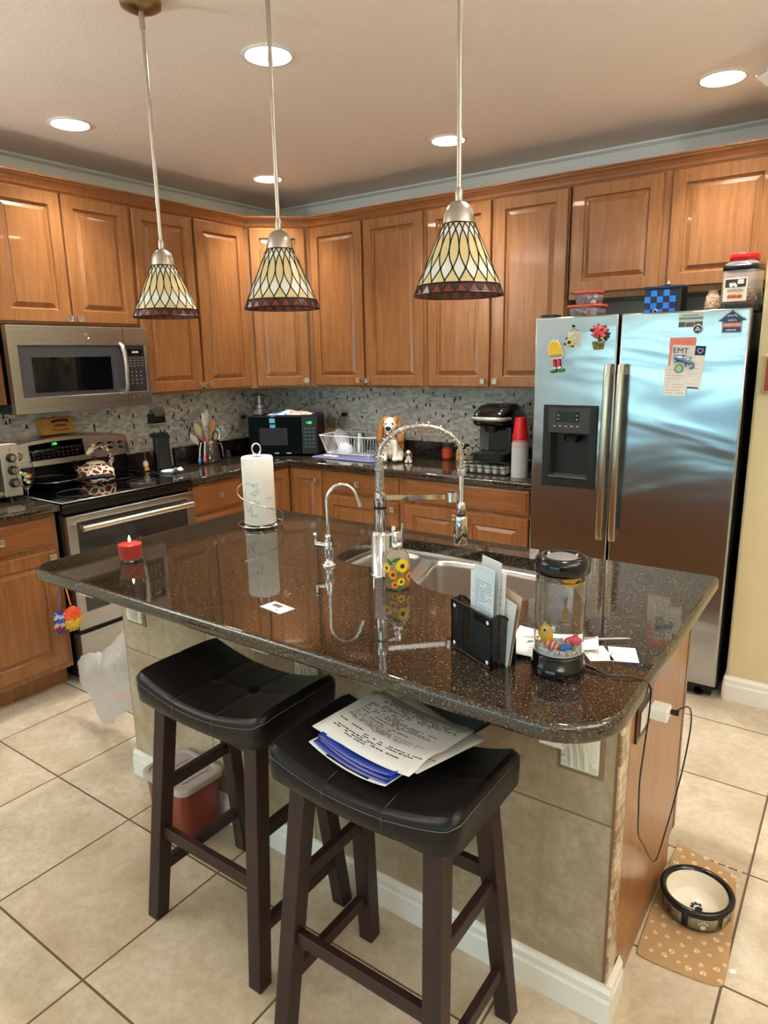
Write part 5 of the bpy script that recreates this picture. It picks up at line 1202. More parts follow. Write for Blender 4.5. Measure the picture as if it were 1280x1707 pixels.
# little whisk on an egg-shaped stand at the right back corner of the range
t = thing('egg_whisk', 'small wire whisk in a cream egg-shaped holder at the back corner of the range', 'whisk', (.215, -1.408, ZC+.0045))
m = MB(); m.ball((0, 0, .040), (.017, .017, .024), 18, 12); m.build('egg_holder', mat('cream_egg', (232,218,186), .3), t)
m = MB(); m.ball((.008, -.008, .010), (.010, .008, .010), 12, 8); m.ball((.006, .009, .010), (.010, .008, .010), 12, 8); m.build('yellow_foot', mat('yellow_feet', (232,184,70), .4), t)
m = MB(); m.cyl((0, 0, .06), (0, 0, .115), .0015, 8)
for k in range(4): a = k*pi/4; m.tube([(0, 0, .112)]+[(.017*sin(pi*q/8)*cos(a)*1.0, .017*sin(pi*q/8)*sin(a), .115+.055*q/8) for q in range(9)]+[(-.017*sin(pi*q/8)*cos(a), -.017*sin(pi*q/8)*sin(a), .115+.055*q/8) for q in range(8, -1, -1)], .0007, 5)
m.build('wire_whisk', STEEL_V, t)
# black can opener
t = thing('can_opener', 'upright black electric can opener with a chrome front edge right of the range', 'can opener', (.225, -1.290, ZC), 1.15)
m = MB(); m.prism(rrect(-.055, .055, -.05, .05, .02, 4), 0, .012); m.rings([ploop(rrect(-.05, .05, -.042, .045, .02, 4), .012), ploop(rrect(-.048, .045, -.036, .045, .02, 4), .12), ploop(rrect(-.046, .04, -.030, .042, .018, 4), .20)]); m.build('opener_case', mat('dark_teal_black', (18,24,28), .25), t, bevel=.002)
m = MB(); m.bar((.046, -.030, .02), (.038, -.026, .205), .014, .010, up=(1,0,0)); m.build('chrome_edge', mat('blue_chrome', (150,160,180), .15, 1.0), t)
m = MB(); m.rings([[(-.062, -.045, .196), (.045, -.045, .185), (.045, .04, .185), (-.062, .04, .196)], [(-.062, -.045, .214), (.030, -.045, .222), (.030, .04, .222), (-.062, .04, .214)]]); m.build('lever_top', BLACKPL, t, bevel=.004)
# spoon rest
m = MB(); m.lathe([(0, .0), (.030, .0), (.044, .012), (.046, .014), (.043, .015), (.028, .005), (0, .004)], 32, cap=False); m.grid(lambda u, v: (.040+.052*u, -.020+.040*v, .010+.022*sin(pi*u*.9)+.004*(2*v-1)**2), 8, 6)
o = m.build('spoon_rest', mat('white_ceramic', (226,228,230), .12), solid=.003); tag(o, 'white ceramic spoon rest beside the cooktop corner', 'spoon rest', loc=(.385, -1.375, ZC+.002), rz=.15)
# utensil crock
t = thing('utensil_crock', 'shiny stainless crock full of cooking utensils on the left worktop', 'utensil holder', (.255, -.965, ZC))
m = MB(); m.lathe([(.066, 0), (.069, .003), (.069, .14), (.070, .144), (.067, .144), (.066, .14), (.066, .004), (0, .004)], 40, cap=False); m.build('steel_pot', mat('mirror_steel', (200,198,194), .12, 1.0), t)
m = MB(); m.lathe([(.067, 0), (.071, .001), (.071, .012), (.069, .014)], 40); m.build('black_base', BLACKPL, t)
m = MB(); m.tube(catmull([(.066, .03, .12), (.080, .038, .115), (.088, .04, .06), (.090, .042, .03)], 4), .0018, 6); m.build('wire_hanger', CHROME, t)
CX, CY, CZ_ = .255, -.965, ZC
def utensil(name, label, dx, dy, L, head, hm, sm_, hw=.024, hl=.07, flat=.005):
    """leans out of the crock towards (dx, dy)"""
    d = Vector((dx, dy, 1)).normalized(); b0 = Vector((CX-dx*.02, CY-dy*.02, CZ_+.006)); t = thing(name, label, name.replace('_', ' '), b0, 0, None)
    m = MB(); m.tube([(0,0,0), d*(L*.5), d*L], [.004, .0035, .004], 8); m.build('shaft', sm_, t)
    fr_ = Vector((.80, -.55, 0)); s_ = fr_.cross(d).normalized(); n_ = d.cross(s_).normalized(); R = Matrix((s_, n_, d)).transposed(); c = d*(L+hl*.42)
    m = MB()
    if head == 'oval': m.ball(c, (hw, flat, hl*.55), 18, 12, R=R)
    elif head == 'blade':
        pr = [(-hw*.5, -.5*hl), (hw*.5, -.5*hl), (hw, -.1*hl), (hw*.8, .4*hl), (0, .52*hl), (-hw*.8, .42*hl), (-hw, -.1*hl)]
        m.rings([[tuple(c+R @ Vector((a, k, b))) for a, b in pr] for k in (-flat, flat)])
    elif head == 'ring':
        m.tube([tuple(c+R @ Vector((hw*cos(a), 0, hl*.5*sin(a)))) for a in [2*pi*k/24 for k in range(24)]], .0045, 8, closed=True)
    elif head == 'spider':
        m.tube([tuple(c+R @ Vector((hw*cos(a), 0, hw*sin(a)))) for a in [2*pi*k/30 for k in range(30)]], .0018, 6, closed=True)
        for k in range(6): a = k*pi/6; m.tube([tuple(c+R @ Vector((hw*q*cos(a), .018*(1-q*q), hw*q*sin(a)))) for q in (-1, -.6, -.2, .2, .6, 1)], .0009, 5)
        m.tube([tuple(c+R @ Vector((hw*.5*cos(a), .0135, hw*.5*sin(a)))) for a in [2*pi*k/20 for k in range(20)]], .0009, 5, closed=True)
    m.build('head', hm, t, bevel=.002 if head == 'blade' else 0); return t
WH_S = mat('white_silicone', (224,222,216), .4); YG = mat('pale_green_silicone', (198,200,140), .4); WOODSP = mat('pale_wood_spoon', (176,126,80), .6); AQ = mat('aqua_silicone', (130,200,206), .4); REDS = mat('red_silicone', (206,64,60), .4)
utensil('ladle', 'white spoon leaning furthest left out of the utensil crock', -.15, -.72, .155, 'oval', WH_S, WH_S, .018, .07)
utensil('spoon', 'pale green spoon leaning left out of the utensil crock', -.1, -.30, .185, 'oval', YG, WH_S, .021, .075)
utensil('spatula', 'narrow white spatula rising tallest at the left of the utensil crock', .02, -.10, .225, 'blade', WH_S, WH_S, .013, .09, .003)
utensil('spatula', 'narrow white spatula rising in the middle of the utensil crock', -.05, .06, .23, 'blade', WH_S, WH_S, .012, .10, .003)
utensil('wooden_spoon', 'pale wooden spoon in the middle of the utensil crock', .10, .12, .19, 'oval', WOODSP, WOODSP, .021, .08)
utensil('spatula', 'aqua blue spatula leaning right out of the utensil crock', .0, .50, .170, 'blade', AQ, AQ, .014, .06, .004)
utensil('strainer', 'round wire strainer rising at the right of the utensil crock', -.08, .72, .190, 'spider', CHROME, CHROME, .058, .11)
utensil('scissors', 'black and white scissor handle at the front of the utensil crock', .18, .28, .145, 'ring', BLACKPL, WH_S, .018, .055)
utensil('brush', 'cream brush with a black ring leaning right at the crock rim', .12, .55, .140, 'oval', mat('cream_brush', (226,206,140), .6), BLACKPL, .016, .055, .010)
utensil('tongs', 'red-tipped handle standing at the left rim of the crock', .05, -.28, .135, 'blade', REDS, REDS, .014, .04, .006)
for k, (lab, mt, dy) in enumerate((('blue-tipped tongs arm hanging outside the crock', mat('blue_tip', (60,150,206), .35), -.125), ('coral-tipped tongs arm hanging outside the crock', mat('coral_tip', (226,96,84), .35), -.095))):
    t = thing('measuring_spoon', lab, 'spoon', (CX+.05, CY+dy+.03, ZC+.14)); m = MB(); m.tube([(0, 0, 0), (.006, -.02+k*.008, -.045), (.010, -.028+k*.01, -.085)], [.0035, .005, .005], 10); m.build('handle', mat('silver_handle', (196,198,200), .3, .6), t); m = MB(); m.ball((.012, -.032+k*.011, -.108), (.008, .010, .024), 14, 10); m.build('tip', mt, t)
m = MB(); m.lathe([(.019, 0), (.020, .004), (.018, .030), (.012, .046), (.0, .052)], 24); o = m.build('grey_shaker', mat('dark_grey_rubber', (52,52,56), .6)); tag(o, 'small dark grey cone-shaped shaker between the crock and the black microwave', 'shaker', loc=(.20, -.757, ZC))

# outlets and plugs on the tiled walls
def outlet(label, loc, rz, plug=None):
    t = thing('wall_outlet', label, 'outlet', loc, rz); m = MB(); m.bx(-.036, .036, -.005, 0, -.058, .058); m.build('cover_plate', mat('grey_plate', (176,172,166), .4), t, bevel=.001)
    for z in (-.02, .02): m = MB(); m.bx(-.014, .014, -.007, -.004, z-.014, z+.014); m.build('socket', GREYPL, t)
    return t
outlet('outlet plate on the side wall left of the black microwave', (.0085, -.435, 1.130), LW); outlet('outlet plate on the rear wall above the dish rack', (.610, -.0085, 1.135), 0); outlet('outlet plate on the side wall above the can opener', (.0085, -1.165, 1.20), LW)
m = MB(); m.bx(-.016, .016, -.035, -.0072, -.013, .013); o = m.build('power_plug', BLACKPL, bevel=.004); tag(o, 'black plug in the side wall outlet left of the black microwave', 'plug', loc=(.0085, -.435, 1.150), rz=LW)
m = MB(); m.bx(-.016, .016, -.035, -.0072, -.013, .013); m.tube(catmull([(-.012, -.03, 0), (-.035, -.034, -.02), (-.045, -.034, -.08), (-.02, -.032, -.13), (.01, -.03, -.18), (.02, -.05, -.2195)], 6), .0028, 8); o = m.build('power_plug', BLACKPL, bevel=.001); tag(o, 'black plug and drooping cord in the rear wall outlet above the dish rack', 'plug', loc=(.622, -.0085, 1.155))
t = thing('plug_in_shelf', 'black plug-in gadget with a square grey face on the side wall outlet', 'night light', (.0135, -1.175, 1.20), LW)
m = MB(); m.bx(-.05, .05, -.05, -.003, -.025, .03); m.build('gadget_case', BLACKPL, t, bevel=.006); m = MB(); m.box((.004, -.052, .045), (.062, .035, .05), Matrix.Rotation(-.5, 3, 'X')); m.build('grey_face', mat('taupe_face', (160,150,134), .5), t, bevel=.003); m = MB(); m.bx(-.065, .065, -.075, -.003, -.032, -.026); m.build('shelf', mat('pale_shelf', (214,210,200), .4), t)
# wooden crate sign above the range, standing on the console
t = thing('wooden_sign', 'little wooden crate-like sign with dark red lettering standing on top of the range console', 'sign', (.0295, -1.918, 1.1715), LW)
m = MB(); m.bx(0, .185, -.022, .018, 0, .088); m.build('board', mat('yellow_pine', (196,146,72), .6), t, bevel=.001)
m = MB(); 
SR = mat('dark_red_ink', (96,22,20), .6)
for k in range(9): a = -.9+1.8*k/8; m.box((.11+.055*sin(a), -.0225, .060+.014*cos(a)), (.012, .001, .014), Matrix.Rotation(a*.5, 3, 'Y'))
for k in range(7): m.bx(.075+.010*k, .082+.010*k, -.0232, -.0222, .040, .052)
for k in range(9): a = -.9+1.8*k/8; m.box((.11+.055*sin(a), -.0225, .034-.014*cos(a)), (.010, .001, .005), Matrix.Rotation(-a*.5, 3, 'Y'))
m.build('lettering', SR, t)

# countertop microwave, standing across the corner
MA = math.atan2(.242, .398)
t = thing('countertop_microwave', 'black countertop microwave standing diagonally in the corner with blue tape on it', 'microwave', (.305, -.656, ZC), MA)
ww, hh, dd_ = .462, .265, .30
m = MB(); m.bx(0, ww, 0, dd_, .012, hh); m.build('microwave_case', mat('black_case', (12,12,13), .35, spec=.3), t, bevel=.004)
m = MB(); m.bx(.002, .352, -.016, -.0005, .016, hh-.003); dr_ = m.build('microwave_door', mat('gloss_black_door', (12,11,11), .25, spec=.04), t, bevel=.003)
m = MB(); m.bx(.075, .262, -.018, -.0155, .075, .19); m.build('door_window', mat('grey_window', (52,50,50), .15, spec=.1), dr_)
m = MB(); m.bx(.355, ww-.002, -.016, -.0005, .016, hh-.003); cp_ = m.build('control_panel', BLACKPL, t, bevel=.003)
text('1:05', .022, LED_GREEN, cp_, T3(.408, -.0168, .222) @ FRONT, 'clock_digits')
m = MB()
for r_ in range(6):
    for c_ in range(3): m.bx(.374+.026*c_, .392+.026*c_, -.0172, -.0160, .178-.024*r_, .190-.024*r_)
m.build('keypad', mat('dim_keys', (74,78,74), .5), cp_)
TP = mat('blue_tape', (110,180,226), .6); m = MB()
m.bx(.145, .182, -.0175, -.0162, .222, .252); m.bx(.147, .183, -.0175, -.0162, .185, .212); m.bx(.17, .20, -.0175, -.0162, .018, .026); m.bx(.25, .282, -.0175, -.0162, .018, .026); m.bx(.15, .18, -.015, .03, hh, hh+.001); m.build('blue_tape', TP, dr_)
for x in (.03, ww-.03):
    for y in (.03, dd_-.03): m = MB(); m.cyl((x, y, 0), (x, y, .013), .012, 10); m.build('foot', BLACKPL, t)
# bags on top of it and the wire pitcher
CM = T3(.305, -.656, ZC) @ rotz(MA)
pmn = mat('bag_print', (226,226,224), .3); g = N(pmn); n_ = g.noise(g.co(), 14, 3); g.color(g.ramp(n_, [(.38, srgb(60,130,196)), (.46, srgb(232,232,228)), (.56, srgb(236,234,228)), (.60, srgb(206,110,60)), (.66, srgb(230,196,150)), (.74, srgb(214,212,206))])); g.bump(g.noise(g.co(), 30, 4), .6, .01)
m = MB(); m.grid(lambda u, v: (-.15+.30*u, -.08+.16*v, .004+.026*sin(pi*u)*sin(pi*v)+.006*sin(13*u+5*v)*sin(pi*u)*sin(pi*v)), 24, 14); o = m.build('bread_bag', pmn, solid=.001); tag(o, 'flat printed plastic food bag lying on top of the black microwave', 'bag'); o.matrix_world = CM @ T3(.265, .12, hh+.001)
t = thing('wire_pitcher', 'black wire pitcher-shaped decoration with a bottle inside on the black microwave', 'decoration', (0,0,0)); t.matrix_world = CM @ T3(.055, .10, hh+.0015)
m = MB(); prf = [(.030, 0), (.044, .02), (.047, .045), (.036, .075), (.030, .10), (.034, .125), (.040, .135)]
for k in range(8): a = k*pi/4; m.tube(catmull([(r*cos(a), r*sin(a), z) for r, z in prf], 4), .0016, 6)
for r, z in (prf[0], prf[3], prf[6], prf[2]): m.tube([(r*cos(a*pi/16), r*sin(a*pi/16), z) for a in range(32)], .0018, 6, closed=True)
m.tube(catmull([(.036, 0, .118), (.068, 0, .128), (.082, 0, .100), (.070, 0, .060), (.045, 0, .050)], 5), .0024, 6); m.build('wire_frame', BLACKMET, t)
m = MB(); m.lathe([(.016, .003), (.018, .008), (.018, .06), (.010, .08), (.009, .11), (.011, .115), (.011, .128), (0, .13)], 20); o = m.build('small_bottle', mat('lilac_bottle', (196,190,214), .3)); tag(o, 'small lilac bottle inside the black wire pitcher', 'bottle'); o.matrix_world = CM @ T3(.055, .10, hh+.0015)
m = MB(); m.ball((0,0,.014), (.016, .012, .012), 12, 8); o = m.build('small_shell', mat('peach_shell', (216,160,130), .5)); tag(o, 'small peach-coloured shell at the foot of the wire pitcher', 'shell'); o.matrix_world = CM @ T3(.030, .085, hh+.0015)
# knife block
t = thing('knife_block', 'pale wooden knife block behind the dish rack beside the black microwave', 'knife block', (.575, -.115, ZC), .1)
m = MB(); m.rings([[(-.045, -.05, 0), (.045, -.05, 0), (.045, .07, 0), (-.045, .07, 0)], [(-.045, -.035, .13), (.045, -.035, .13), (.045, .045, .17), (-.045, .045, .17)]]); m.build('block', mat('pale_beech', (206,168,116), .5), t, bevel=.003)
for k in range(5):
    x = -.032+.016*k; z0 = .15; h_ = (.085, .095, .10, .09, .07)[k]; y = .0 if k % 2 else .012
    kt = thing('kitchen_knife', ['steel-handled knife at the far left of the knife block', 'second steel-handled knife in the knife block from the left', 'middle steel-handled knife in the knife block', 'fourth steel-handled knife in the knife block from the left', 'shortest steel-handled knife at the far right of the knife block'][k], 'knife', (.575+x, -.115+y, ZC+z0))
    m = MB(); m.tube([(0, 0, 0), (0, -.008, h_*.5), (0, -.018, h_)], [.005, .0065, .006], 10); m.build('handle', mat('steel_handle', (170,168,166), .3, .9), kt)
# drying mat, dish rack and the dishes
m = MB(); slab(m, rrect(.70, 1.195, -.50, -.13, .02, 4), .0003, .007, .003); mtm = mat('lavender_mat', (120,122,158), .95); g = N(mtm); g.bump(g.noise(g.co(), 180, 3), .8, .006)
o = m.build('drying_mat', mtm); tag(o, 'lavender drying mat under the white dish rack', 'mat', loc=(0, 0, ZC))
t = thing('dish_rack', 'white wire dish rack on the lavender mat', 'dish rack', (.935, -.305, ZC+.0075), .05)
m = MB(); bx0 = rrect(-.18, .18, -.105, .105, .03, 3); tx0 = rrect(-.215, .215, -.14, .14, .035, 3)
m.tube(ploop(bx0, .018), .0028, 6, closed=True); m.tube(ploop(tx0, .135), .0032, 8, closed=True)
def rim_pts(poly, n):
    P = [Vector(p) for p in poly]; L = [0]
    for i in range(len(P)): L.append(L[-1]+(P[(i+1) % len(P)]-P[i]).length)
    out = []
    for k in range(n):
        s_ = L[-1]*k/n; i = 0
        while L[i+1] < s_: i += 1
        out.append(P[i].lerp(P[(i+1) % len(P)], (s_-L[i])/(L[i+1]-L[i])))
    return out
A1, B1 = rim_pts(bx0, 64), rim_pts(tx0, 64)
for a, b in zip(A1, B1): m.tube([(a.x, a.y, .018), (a.x+(b.x-a.x)*.3, a.y+(b.y-a.y)*.3, .045), (b.x, b.y, .135)], .0016, 5)
for k in range(12): x = -.165+.03*k; m.tube([(x, -.105, .018), (x, .105, .018)], .0016, 5)
m.build('wire_basket', WHITEWIRE, t)
for x in (-.15, .15):
    for y in (-.09, .09): m = MB(); m.tube([(x, y, 0), (x, y, .02)], .006, 10); m.build('foot', WHITEPL, t)
DX, DY, DZ = .935, -.305, ZC+.027
m = MB(); m.lathe([(.0, 0), (.032, 0), (.052, .03), (.056, .045), (.053, .045), (.03, .006), (0, .005)], 32, cap=False); o = m.build('bowl', mat('white_dish', (228,230,232), .2)); tag(o, 'white bowl upside down in the dish rack', 'bowl', loc=(DX-.085, DY-.02, DZ+.048)); o.rotation_euler = (pi+.3, .1, 0)
m = MB(); m.lathe([(.0, 0), (.030, 0), (.037, .05), (.042, .11), (.0425, .125), (.040, .125), (.034, .06), (.028, .005), (0, .005)], 32, cap=False); o = m.build('steel_cup', mat('steel_cup', (190,190,188), .22, 1.0)); tag(o, 'tall stainless cup upside down in the middle of the dish rack', 'cup', loc=(DX+.03, DY+.0, DZ+.128)); o.rotation_euler = (pi, 0, 0)
m = MB(); m.lathe([(.0, 0), (.028, 0), (.034, .09), (.032, .09), (.026, .004), (0, .004)], 28, cap=False); o = m.build('drinking_glass', GLASS); tag(o, 'clear drinking glass at the right end of the dish rack', 'glass', loc=(DX+.125, DY+.01, DZ+.094)); o.rotation_euler = (pi, 0, 0)
m = MB(); m.bx(-.006, .006, -.006, .006, 0, .13); m.ball((0, 0, .135), (.018, .01, .03), 14, 8); o = m.build('spatula', BLACKPL); tag(o, 'black spatula handle sticking out of the back of the dish rack', 'spatula', loc=(DX+.075, DY+.07, DZ+.01)); o.rotation_euler = (0, .5, 0)
m = MB(); m.lathe([(0, 0), (.05, .002), (.075, .012), (.074, .014), (.05, .005), (0, .004)], 36, cap=False); o = m.build('small_plate', mat('pale_plate', (216,224,226), .2)); tag(o, 'pale plate leaning at the left end inside the dish rack', 'plate', loc=(DX-.15, DY+.02, DZ+.07)); o.rotation_euler = (0, 1.2, 0)
m = MB(); m.bx(-.06, .06, -.012, .012, 0, .010); o = m.build('white_scraper', WHITEPL, bevel=.004); tag(o, 'white plastic scraper lying on the mat in front of the dish rack', 'scraper', loc=(.835, -.452, ZC+.008), rz=-.1)
m = MB(); m.bx(-.09, .09, -.05, .05, 0, .11); o = m.build('bread_box', mat('dark_tray', (40,42,46), .35), bevel=.01); tag(o, 'low dark box against the rear wall behind the dish rack', 'box', loc=(1.06, -.088, ZC))

# hound figurine and puppy
FW_ = mat('figurine_white', (236,228,212), .25); FB_ = mat('figurine_tan', (176,116,52), .3); FDK = mat('figurine_black', (18,16,15), .15); FRD = mat('figurine_red', (170,36,40), .3)
def hound(label, loc, rz, s, ear=FB_):
    t = thing('dog_figurine', label, 'figurine', loc, rz); t.scale = (s, s, s)
    m = MB(); m.ball((0, .030, .060), (.052, .050, .062), 20, 14); m.ball((0, .008, .105), (.038, .034, .062), 18, 12); m.ball((0, .0, .150), (.024, .024, .03), 14, 10)
    for sx in (-1, 1):
        m.tube([(sx*.026, -.014, .115), (sx*.030, -.026, .06), (sx*.032, -.032, .018)], [.017, .015, .016], 12); m.ball((sx*.033, -.042, .014), (.020, .024, .014), 14, 8)
        m.ball((sx*.050, .022, .035), (.024, .036, .034), 14, 10); m.ball((sx*.058, -.012, .013), (.018, .026, .013), 12, 8)
    m.ball((0, .085, .03), (.012, .03, .02), 10, 8); m.ball((0, -.002, .212), (.043, .040, .044), 20, 14); m.ball((0, -.030, .193), (.030, .036, .028), 18, 12); m.ball((0, -.052, .188), (.022, .018, .020), 14, 10)
    m.build('body', FW_, t, remesh=.0045)
    for sx in (-1, 1):
        m = MB(); m.ball((sx*.028, .012, .228), (.024, .036, .032), 16, 10); m.build('head_patch', ear, t)
        m = MB(); m.tube(catmull([(sx*.034, .008, .236), (sx*.052, .004, .205), (sx*.060, -.002, .160), (sx*.060, -.006, .125), (sx*.058, -.006, .108)], 4), [.014, .015, .016, .017, .018, .019, .020, .0205, .021, .0215, .022, .0225, .023, .022, .020, .016, .008], 14); m.build('ear', ear, t)
        m = MB(); m.ball((sx*.018, -.036, .218), (.008, .005, .008), 12, 8); m.build('eye', mat('figurine_eye', (96,86,60), .2), t)
    m = MB(); m.ball((0, -.068, .196), (.0165, .011, .013), 14, 10); m.build('nose', FDK, t)
    m = MB(); m.tube([(.029*cos(a), -.002+.029*sin(a), .152-.006*cos(a*2)) for a in [2*pi*k/24 for k in range(24)]], .0055, 8, closed=True); m.build('collar', FRD, t)
    m = MB(); m.ball((.035, .055, .075), (.034, .03, .045), 14, 10); m.build('back_patch', ear, t); return t
hound('large white and tan hound figurine sitting on the worktop behind the faucet', (1.262, -.385, ZC+.003), .40, 1.06)
hound('tiny white and brown puppy figurine beside the large hound', (1.392, -.385, ZC+.001), .45, .30, mat('puppy_brown', (110,60,34), .35))
# jars and boxes behind the faucet arch
t = thing('spice_jar', 'red-labelled jar against the rear wall left of the coffee maker', 'jar', (1.525, -.145, ZC)); m = MB(); m.lathe([(.030, 0), (.032, .003), (.032, .075), (.026, .083)], 28); m.build('jar_body', mat('amber_jar', (150,60,30), .15), t); m = MB(); m.lathe([(.027, .083), (.028, .085), (.028, .102), (.026, .104)], 28); m.build('jar_lid', mat('dark_lid', (60,50,44), .4), t); m = MB(); m.lathe([(.0323, .012), (.0326, .013), (.0326, .066), (.0323, .067)], 28, cap=False); m.build('red_label', mat('red_orange_label', (206,78,44), .5), t)
m = MB(); m.lathe([(.018, 0), (.019, .003), (.019, .05), (.012, .058), (.012, .07), (0, .071)], 20); o = m.build('mustard_bottle', mat('mustard_yellow', (226,170,40), .35)); tag(o, 'small yellow bottle right of the red-labelled jar', 'bottle', loc=(1.612, -.150, ZC))
m = MB(); m.bx(-.06, .06, -.03, .03, 0, .032); o = m.build('tea_packet', mat('pale_yellow_packet', (224,214,140), .6), bevel=.003); tag(o, 'pale yellow packet lying left of the coffee maker', 'packet', loc=(1.745, -.25, ZC), rz=.2)
cm_ = mat('foil_lid', (214,212,208), .3, .4)
k = 0
for (x, z) in ((0, 0), (.054, 0), (.108, 0), (.028, .052), (.082, .052), (.056, .104)):
    t = thing('straw_cup', ['lower left', 'lower middle', 'lower right', 'middle left', 'middle right', 'topmost'][k]+' of the clear lidded cups stacked on their sides left of the coffee maker', 'cup', (1.672+x, -.098, ZC+.061+z)); k += 1
    m = MB(); m.tube([(0, .065, 0), (0, -.04, 0)], [.020, .0265], 22); m.build('cup_body', mat('silver_cup', (186,184,180), .25, .7), t); m = MB(); m.tube([(.022*cos(a), -.042, .022*sin(a)) for a in [2*pi*q/22 for q in range(22)]], .0035, 8, closed=True); m.tube([(.010*cos(a), -.042, .010*sin(a)) for a in [2*pi*q/16 for q in range(16)]], .002, 6, closed=True); m.build('lid_ring', cm_, t)
m = MB(); m.bx(-.09, .09, -.05, .05, 0, .032); o = m.build('cup_tray', mat('grey_cup_tray', (150,148,144), .5), bevel=.003); tag(o, 'low grey tray carrying the stacked lidded cups', 'tray', loc=(1.725, -.090, ZC))
# coffee pod drawer with pods
t = thing('pod_drawer', 'low black wire pod drawer under the coffee maker', 'pod drawer', (1.965, -.365, ZC), 0)
m = MB(); m.bx(-.145, .145, -.165, .14, .066, .072); m.build('top_tray', BLACKMET, t, bevel=.002)
m = MB()
for z in (.006, .035): m.tube(ploop(rrect(-.14, .14, -.162, .135, .012, 2), z), .0022, 6, closed=True)
for x in (-.14, -.093, -.047, 0, .047, .093, .14): m.tube([(x, -.163, .004), (x, -.163, .068)], .0020, 6)
for y in (-.11, -.055, 0, .055, .11):
    for x in (-.1405, .1405): m.tube([(x, y, .004), (x, y, .068)], .0020, 6)
m.bx(-.14, .14, -.16, .135, .0, .004); m.build('wire_drawer', BLACKMET, t)
pod0 = None
for j in range(2):
    for i in range(6):
        lb = 'white coffee pod in the '+('front' if j == 0 else 'second')+' row of the wire drawer under the coffee maker'
        if pod0 is None:
            pod0 = thing('coffee_pod', lb, 'coffee pod', (0,0,0), 0, 'front-row coffee pods'); m = MB(); m.lathe([(.0165, 0), (.0185, .003), (.021, .040)], 20); m.build('pod_cup', mat('pod_white', (206,204,200), .4), pod0); m = MB(); m.lathe([(.0225, .040), (.0225, .042), (0, .0422)], 20); m.build('pod_lid', cm_, pod0); p_ = pod0
        else: p_ = copy_tree(pod0)
        p_['label'] = lb; p_['group'] = ('front' if j == 0 else 'second')+'-row coffee pods'; p_.location = (1.965-.1165+.0466*i, -.365-.135+.047*j, ZC+.0045)
# coffee maker
t = thing('coffee_maker', 'black single-serve coffee maker with a silver lift handle on the pod drawer', 'coffee maker', (1.975, -.36, ZC+.0725), 0)
m = MB(); m.prism(rrect(-.105, .105, -.02, .155, .03, 4), 0, .235); m.build('tower', mat('satin_black', (18,18,19), .22), t, bevel=.004)
m = MB(); m.prism(rrect(-.098, .098, -.135, -.0205, .035, 4), 0, .034); bs = m.build('drip_base', BLACKPL, t, bevel=.004); m = MB(); m.lathe([(.05, .0345), (.05, .037), (0, .037)], 28, (0, -.078, 0)); m.build('drip_grate', mat('dark_grate', (46,46,48), .3, .6), bs)
m = MB(); L = []
for y, zb, zt, hx in ((-.145, .205, .222, .06), (-.135, .190, .245, .085), (-.10, .178, .272, .098), (-.04, .170, .292, .105), (.03, .17, .300, .107), (.10, .17, .288, .107), (.158, .17, .24, .10)):
    L.append([(hx*cos(a) if abs(cos(a)) < .7 else math.copysign(hx, cos(a))*min(1, abs(cos(a))+.12), y, (zt-(zt-zb)*.5)+(zt-zb)*.5*max(-1, min(1, sin(a)*1.35))) for a in [2*pi*k/24 for k in range(24)]])
m.rings(L, smooth=True); hd_ = m.build('brew_head', mat('gloss_head', (16,16,17), .1), t)
m = MB(); m.tube(catmull([(-.100, -.06, .222), (-.095, -.125, .224), (-.05, -.158, .226), (.05, -.158, .226), (.095, -.125, .224), (.100, -.06, .222)], 5), .0105, 12); m.build('lift_handle', mat('silver_lift_handle', (196,194,190), .3, .7), t)
m = MB(); m.tube([(0, -.08, .19), (0, -.08, .15)], [.045, .032], 24); m.build('pod_holder', BLACKPL, t)
m = MB(); m.tube([(-.06, -.03, .04), (-.06, -.03, .165)], .018, 16); m.build('grey_column', mat('grey_glossy_column', (96,94,90), .15), t) if False else None
m = MB(); m.bx(-.10, -.045, -.0225, -.0195, .04, .17); m.build('side_trim', mat('grey_glossy_column', (84,82,78), .12), t)
text('KEURIG', .017, NICKEL, hd_, T3(.060, -.055, .2925) @ Matrix.Rotation(.35, 4, 'X') @ Matrix.Rotation(.3, 4, 'Z'), 'badge')
# cups: grey-white stack with red cups on top
cupm = mat('foam_cup', (214,212,214), .5); redm = mat('red_cup', (206,30,36), .3); redi = mat('pink_cup', (216,190,196), .45)
def cup(name, mt, r1=.030, r2=.0405, h=.095):
    m = MB(); m.lathe([(r1, 0), (r2, h), (r2+.0034, h), (r2+.0038, h+.0025), (r2, h+.003), (r2-.001, h), (r1-.001, .002), (0, .002)], 28, cap=False); return m.build(name, mt)
CUX, CUY = 2.175, -.505
c0 = cup('disposable_cup', cupm); N_W = 25
for k in range(N_W):
    c = c0 if k == 0 else c0.copy()
    if k: COL.objects.link(c)
    c.location = (CUX, CUY, ZC+.098+.0003+.0062*k); c.rotation_euler = (pi, 0, 0)
    tag(c, 'white disposable cup nested upside down in the tall stack by the refrigerator', 'cup', 'white cups in the stack by the refrigerator')
c1 = cup('disposable_cup', redi)
for k in range(5):
    c = c1 if k == 0 else c1.copy()
    if k: COL.objects.link(c)
    c.location = (CUX, CUY, ZC+.098+.0065*N_W-.0075+.0062*k); c.rotation_euler = (pi, 0, 0); tag(c, 'pinkish disposable cup just under the red cups of the tall stack', 'cup', 'pinkish cups in the stack by the refrigerator')
c2 = cup('party_cup', redm, .028, .039, .090)
for k in range(5):
    c = c2 if k == 0 else c2.copy()
    if k: COL.objects.link(c)
    c.location = (CUX, CUY, ZC+.098+.0062*(N_W+4)+.006+.0075*k); c.rotation_euler = (pi, 0, 0); tag(c, 'red party cup nested at the top of the tall cup stack', 'cup', 'red cups on top of the stack')

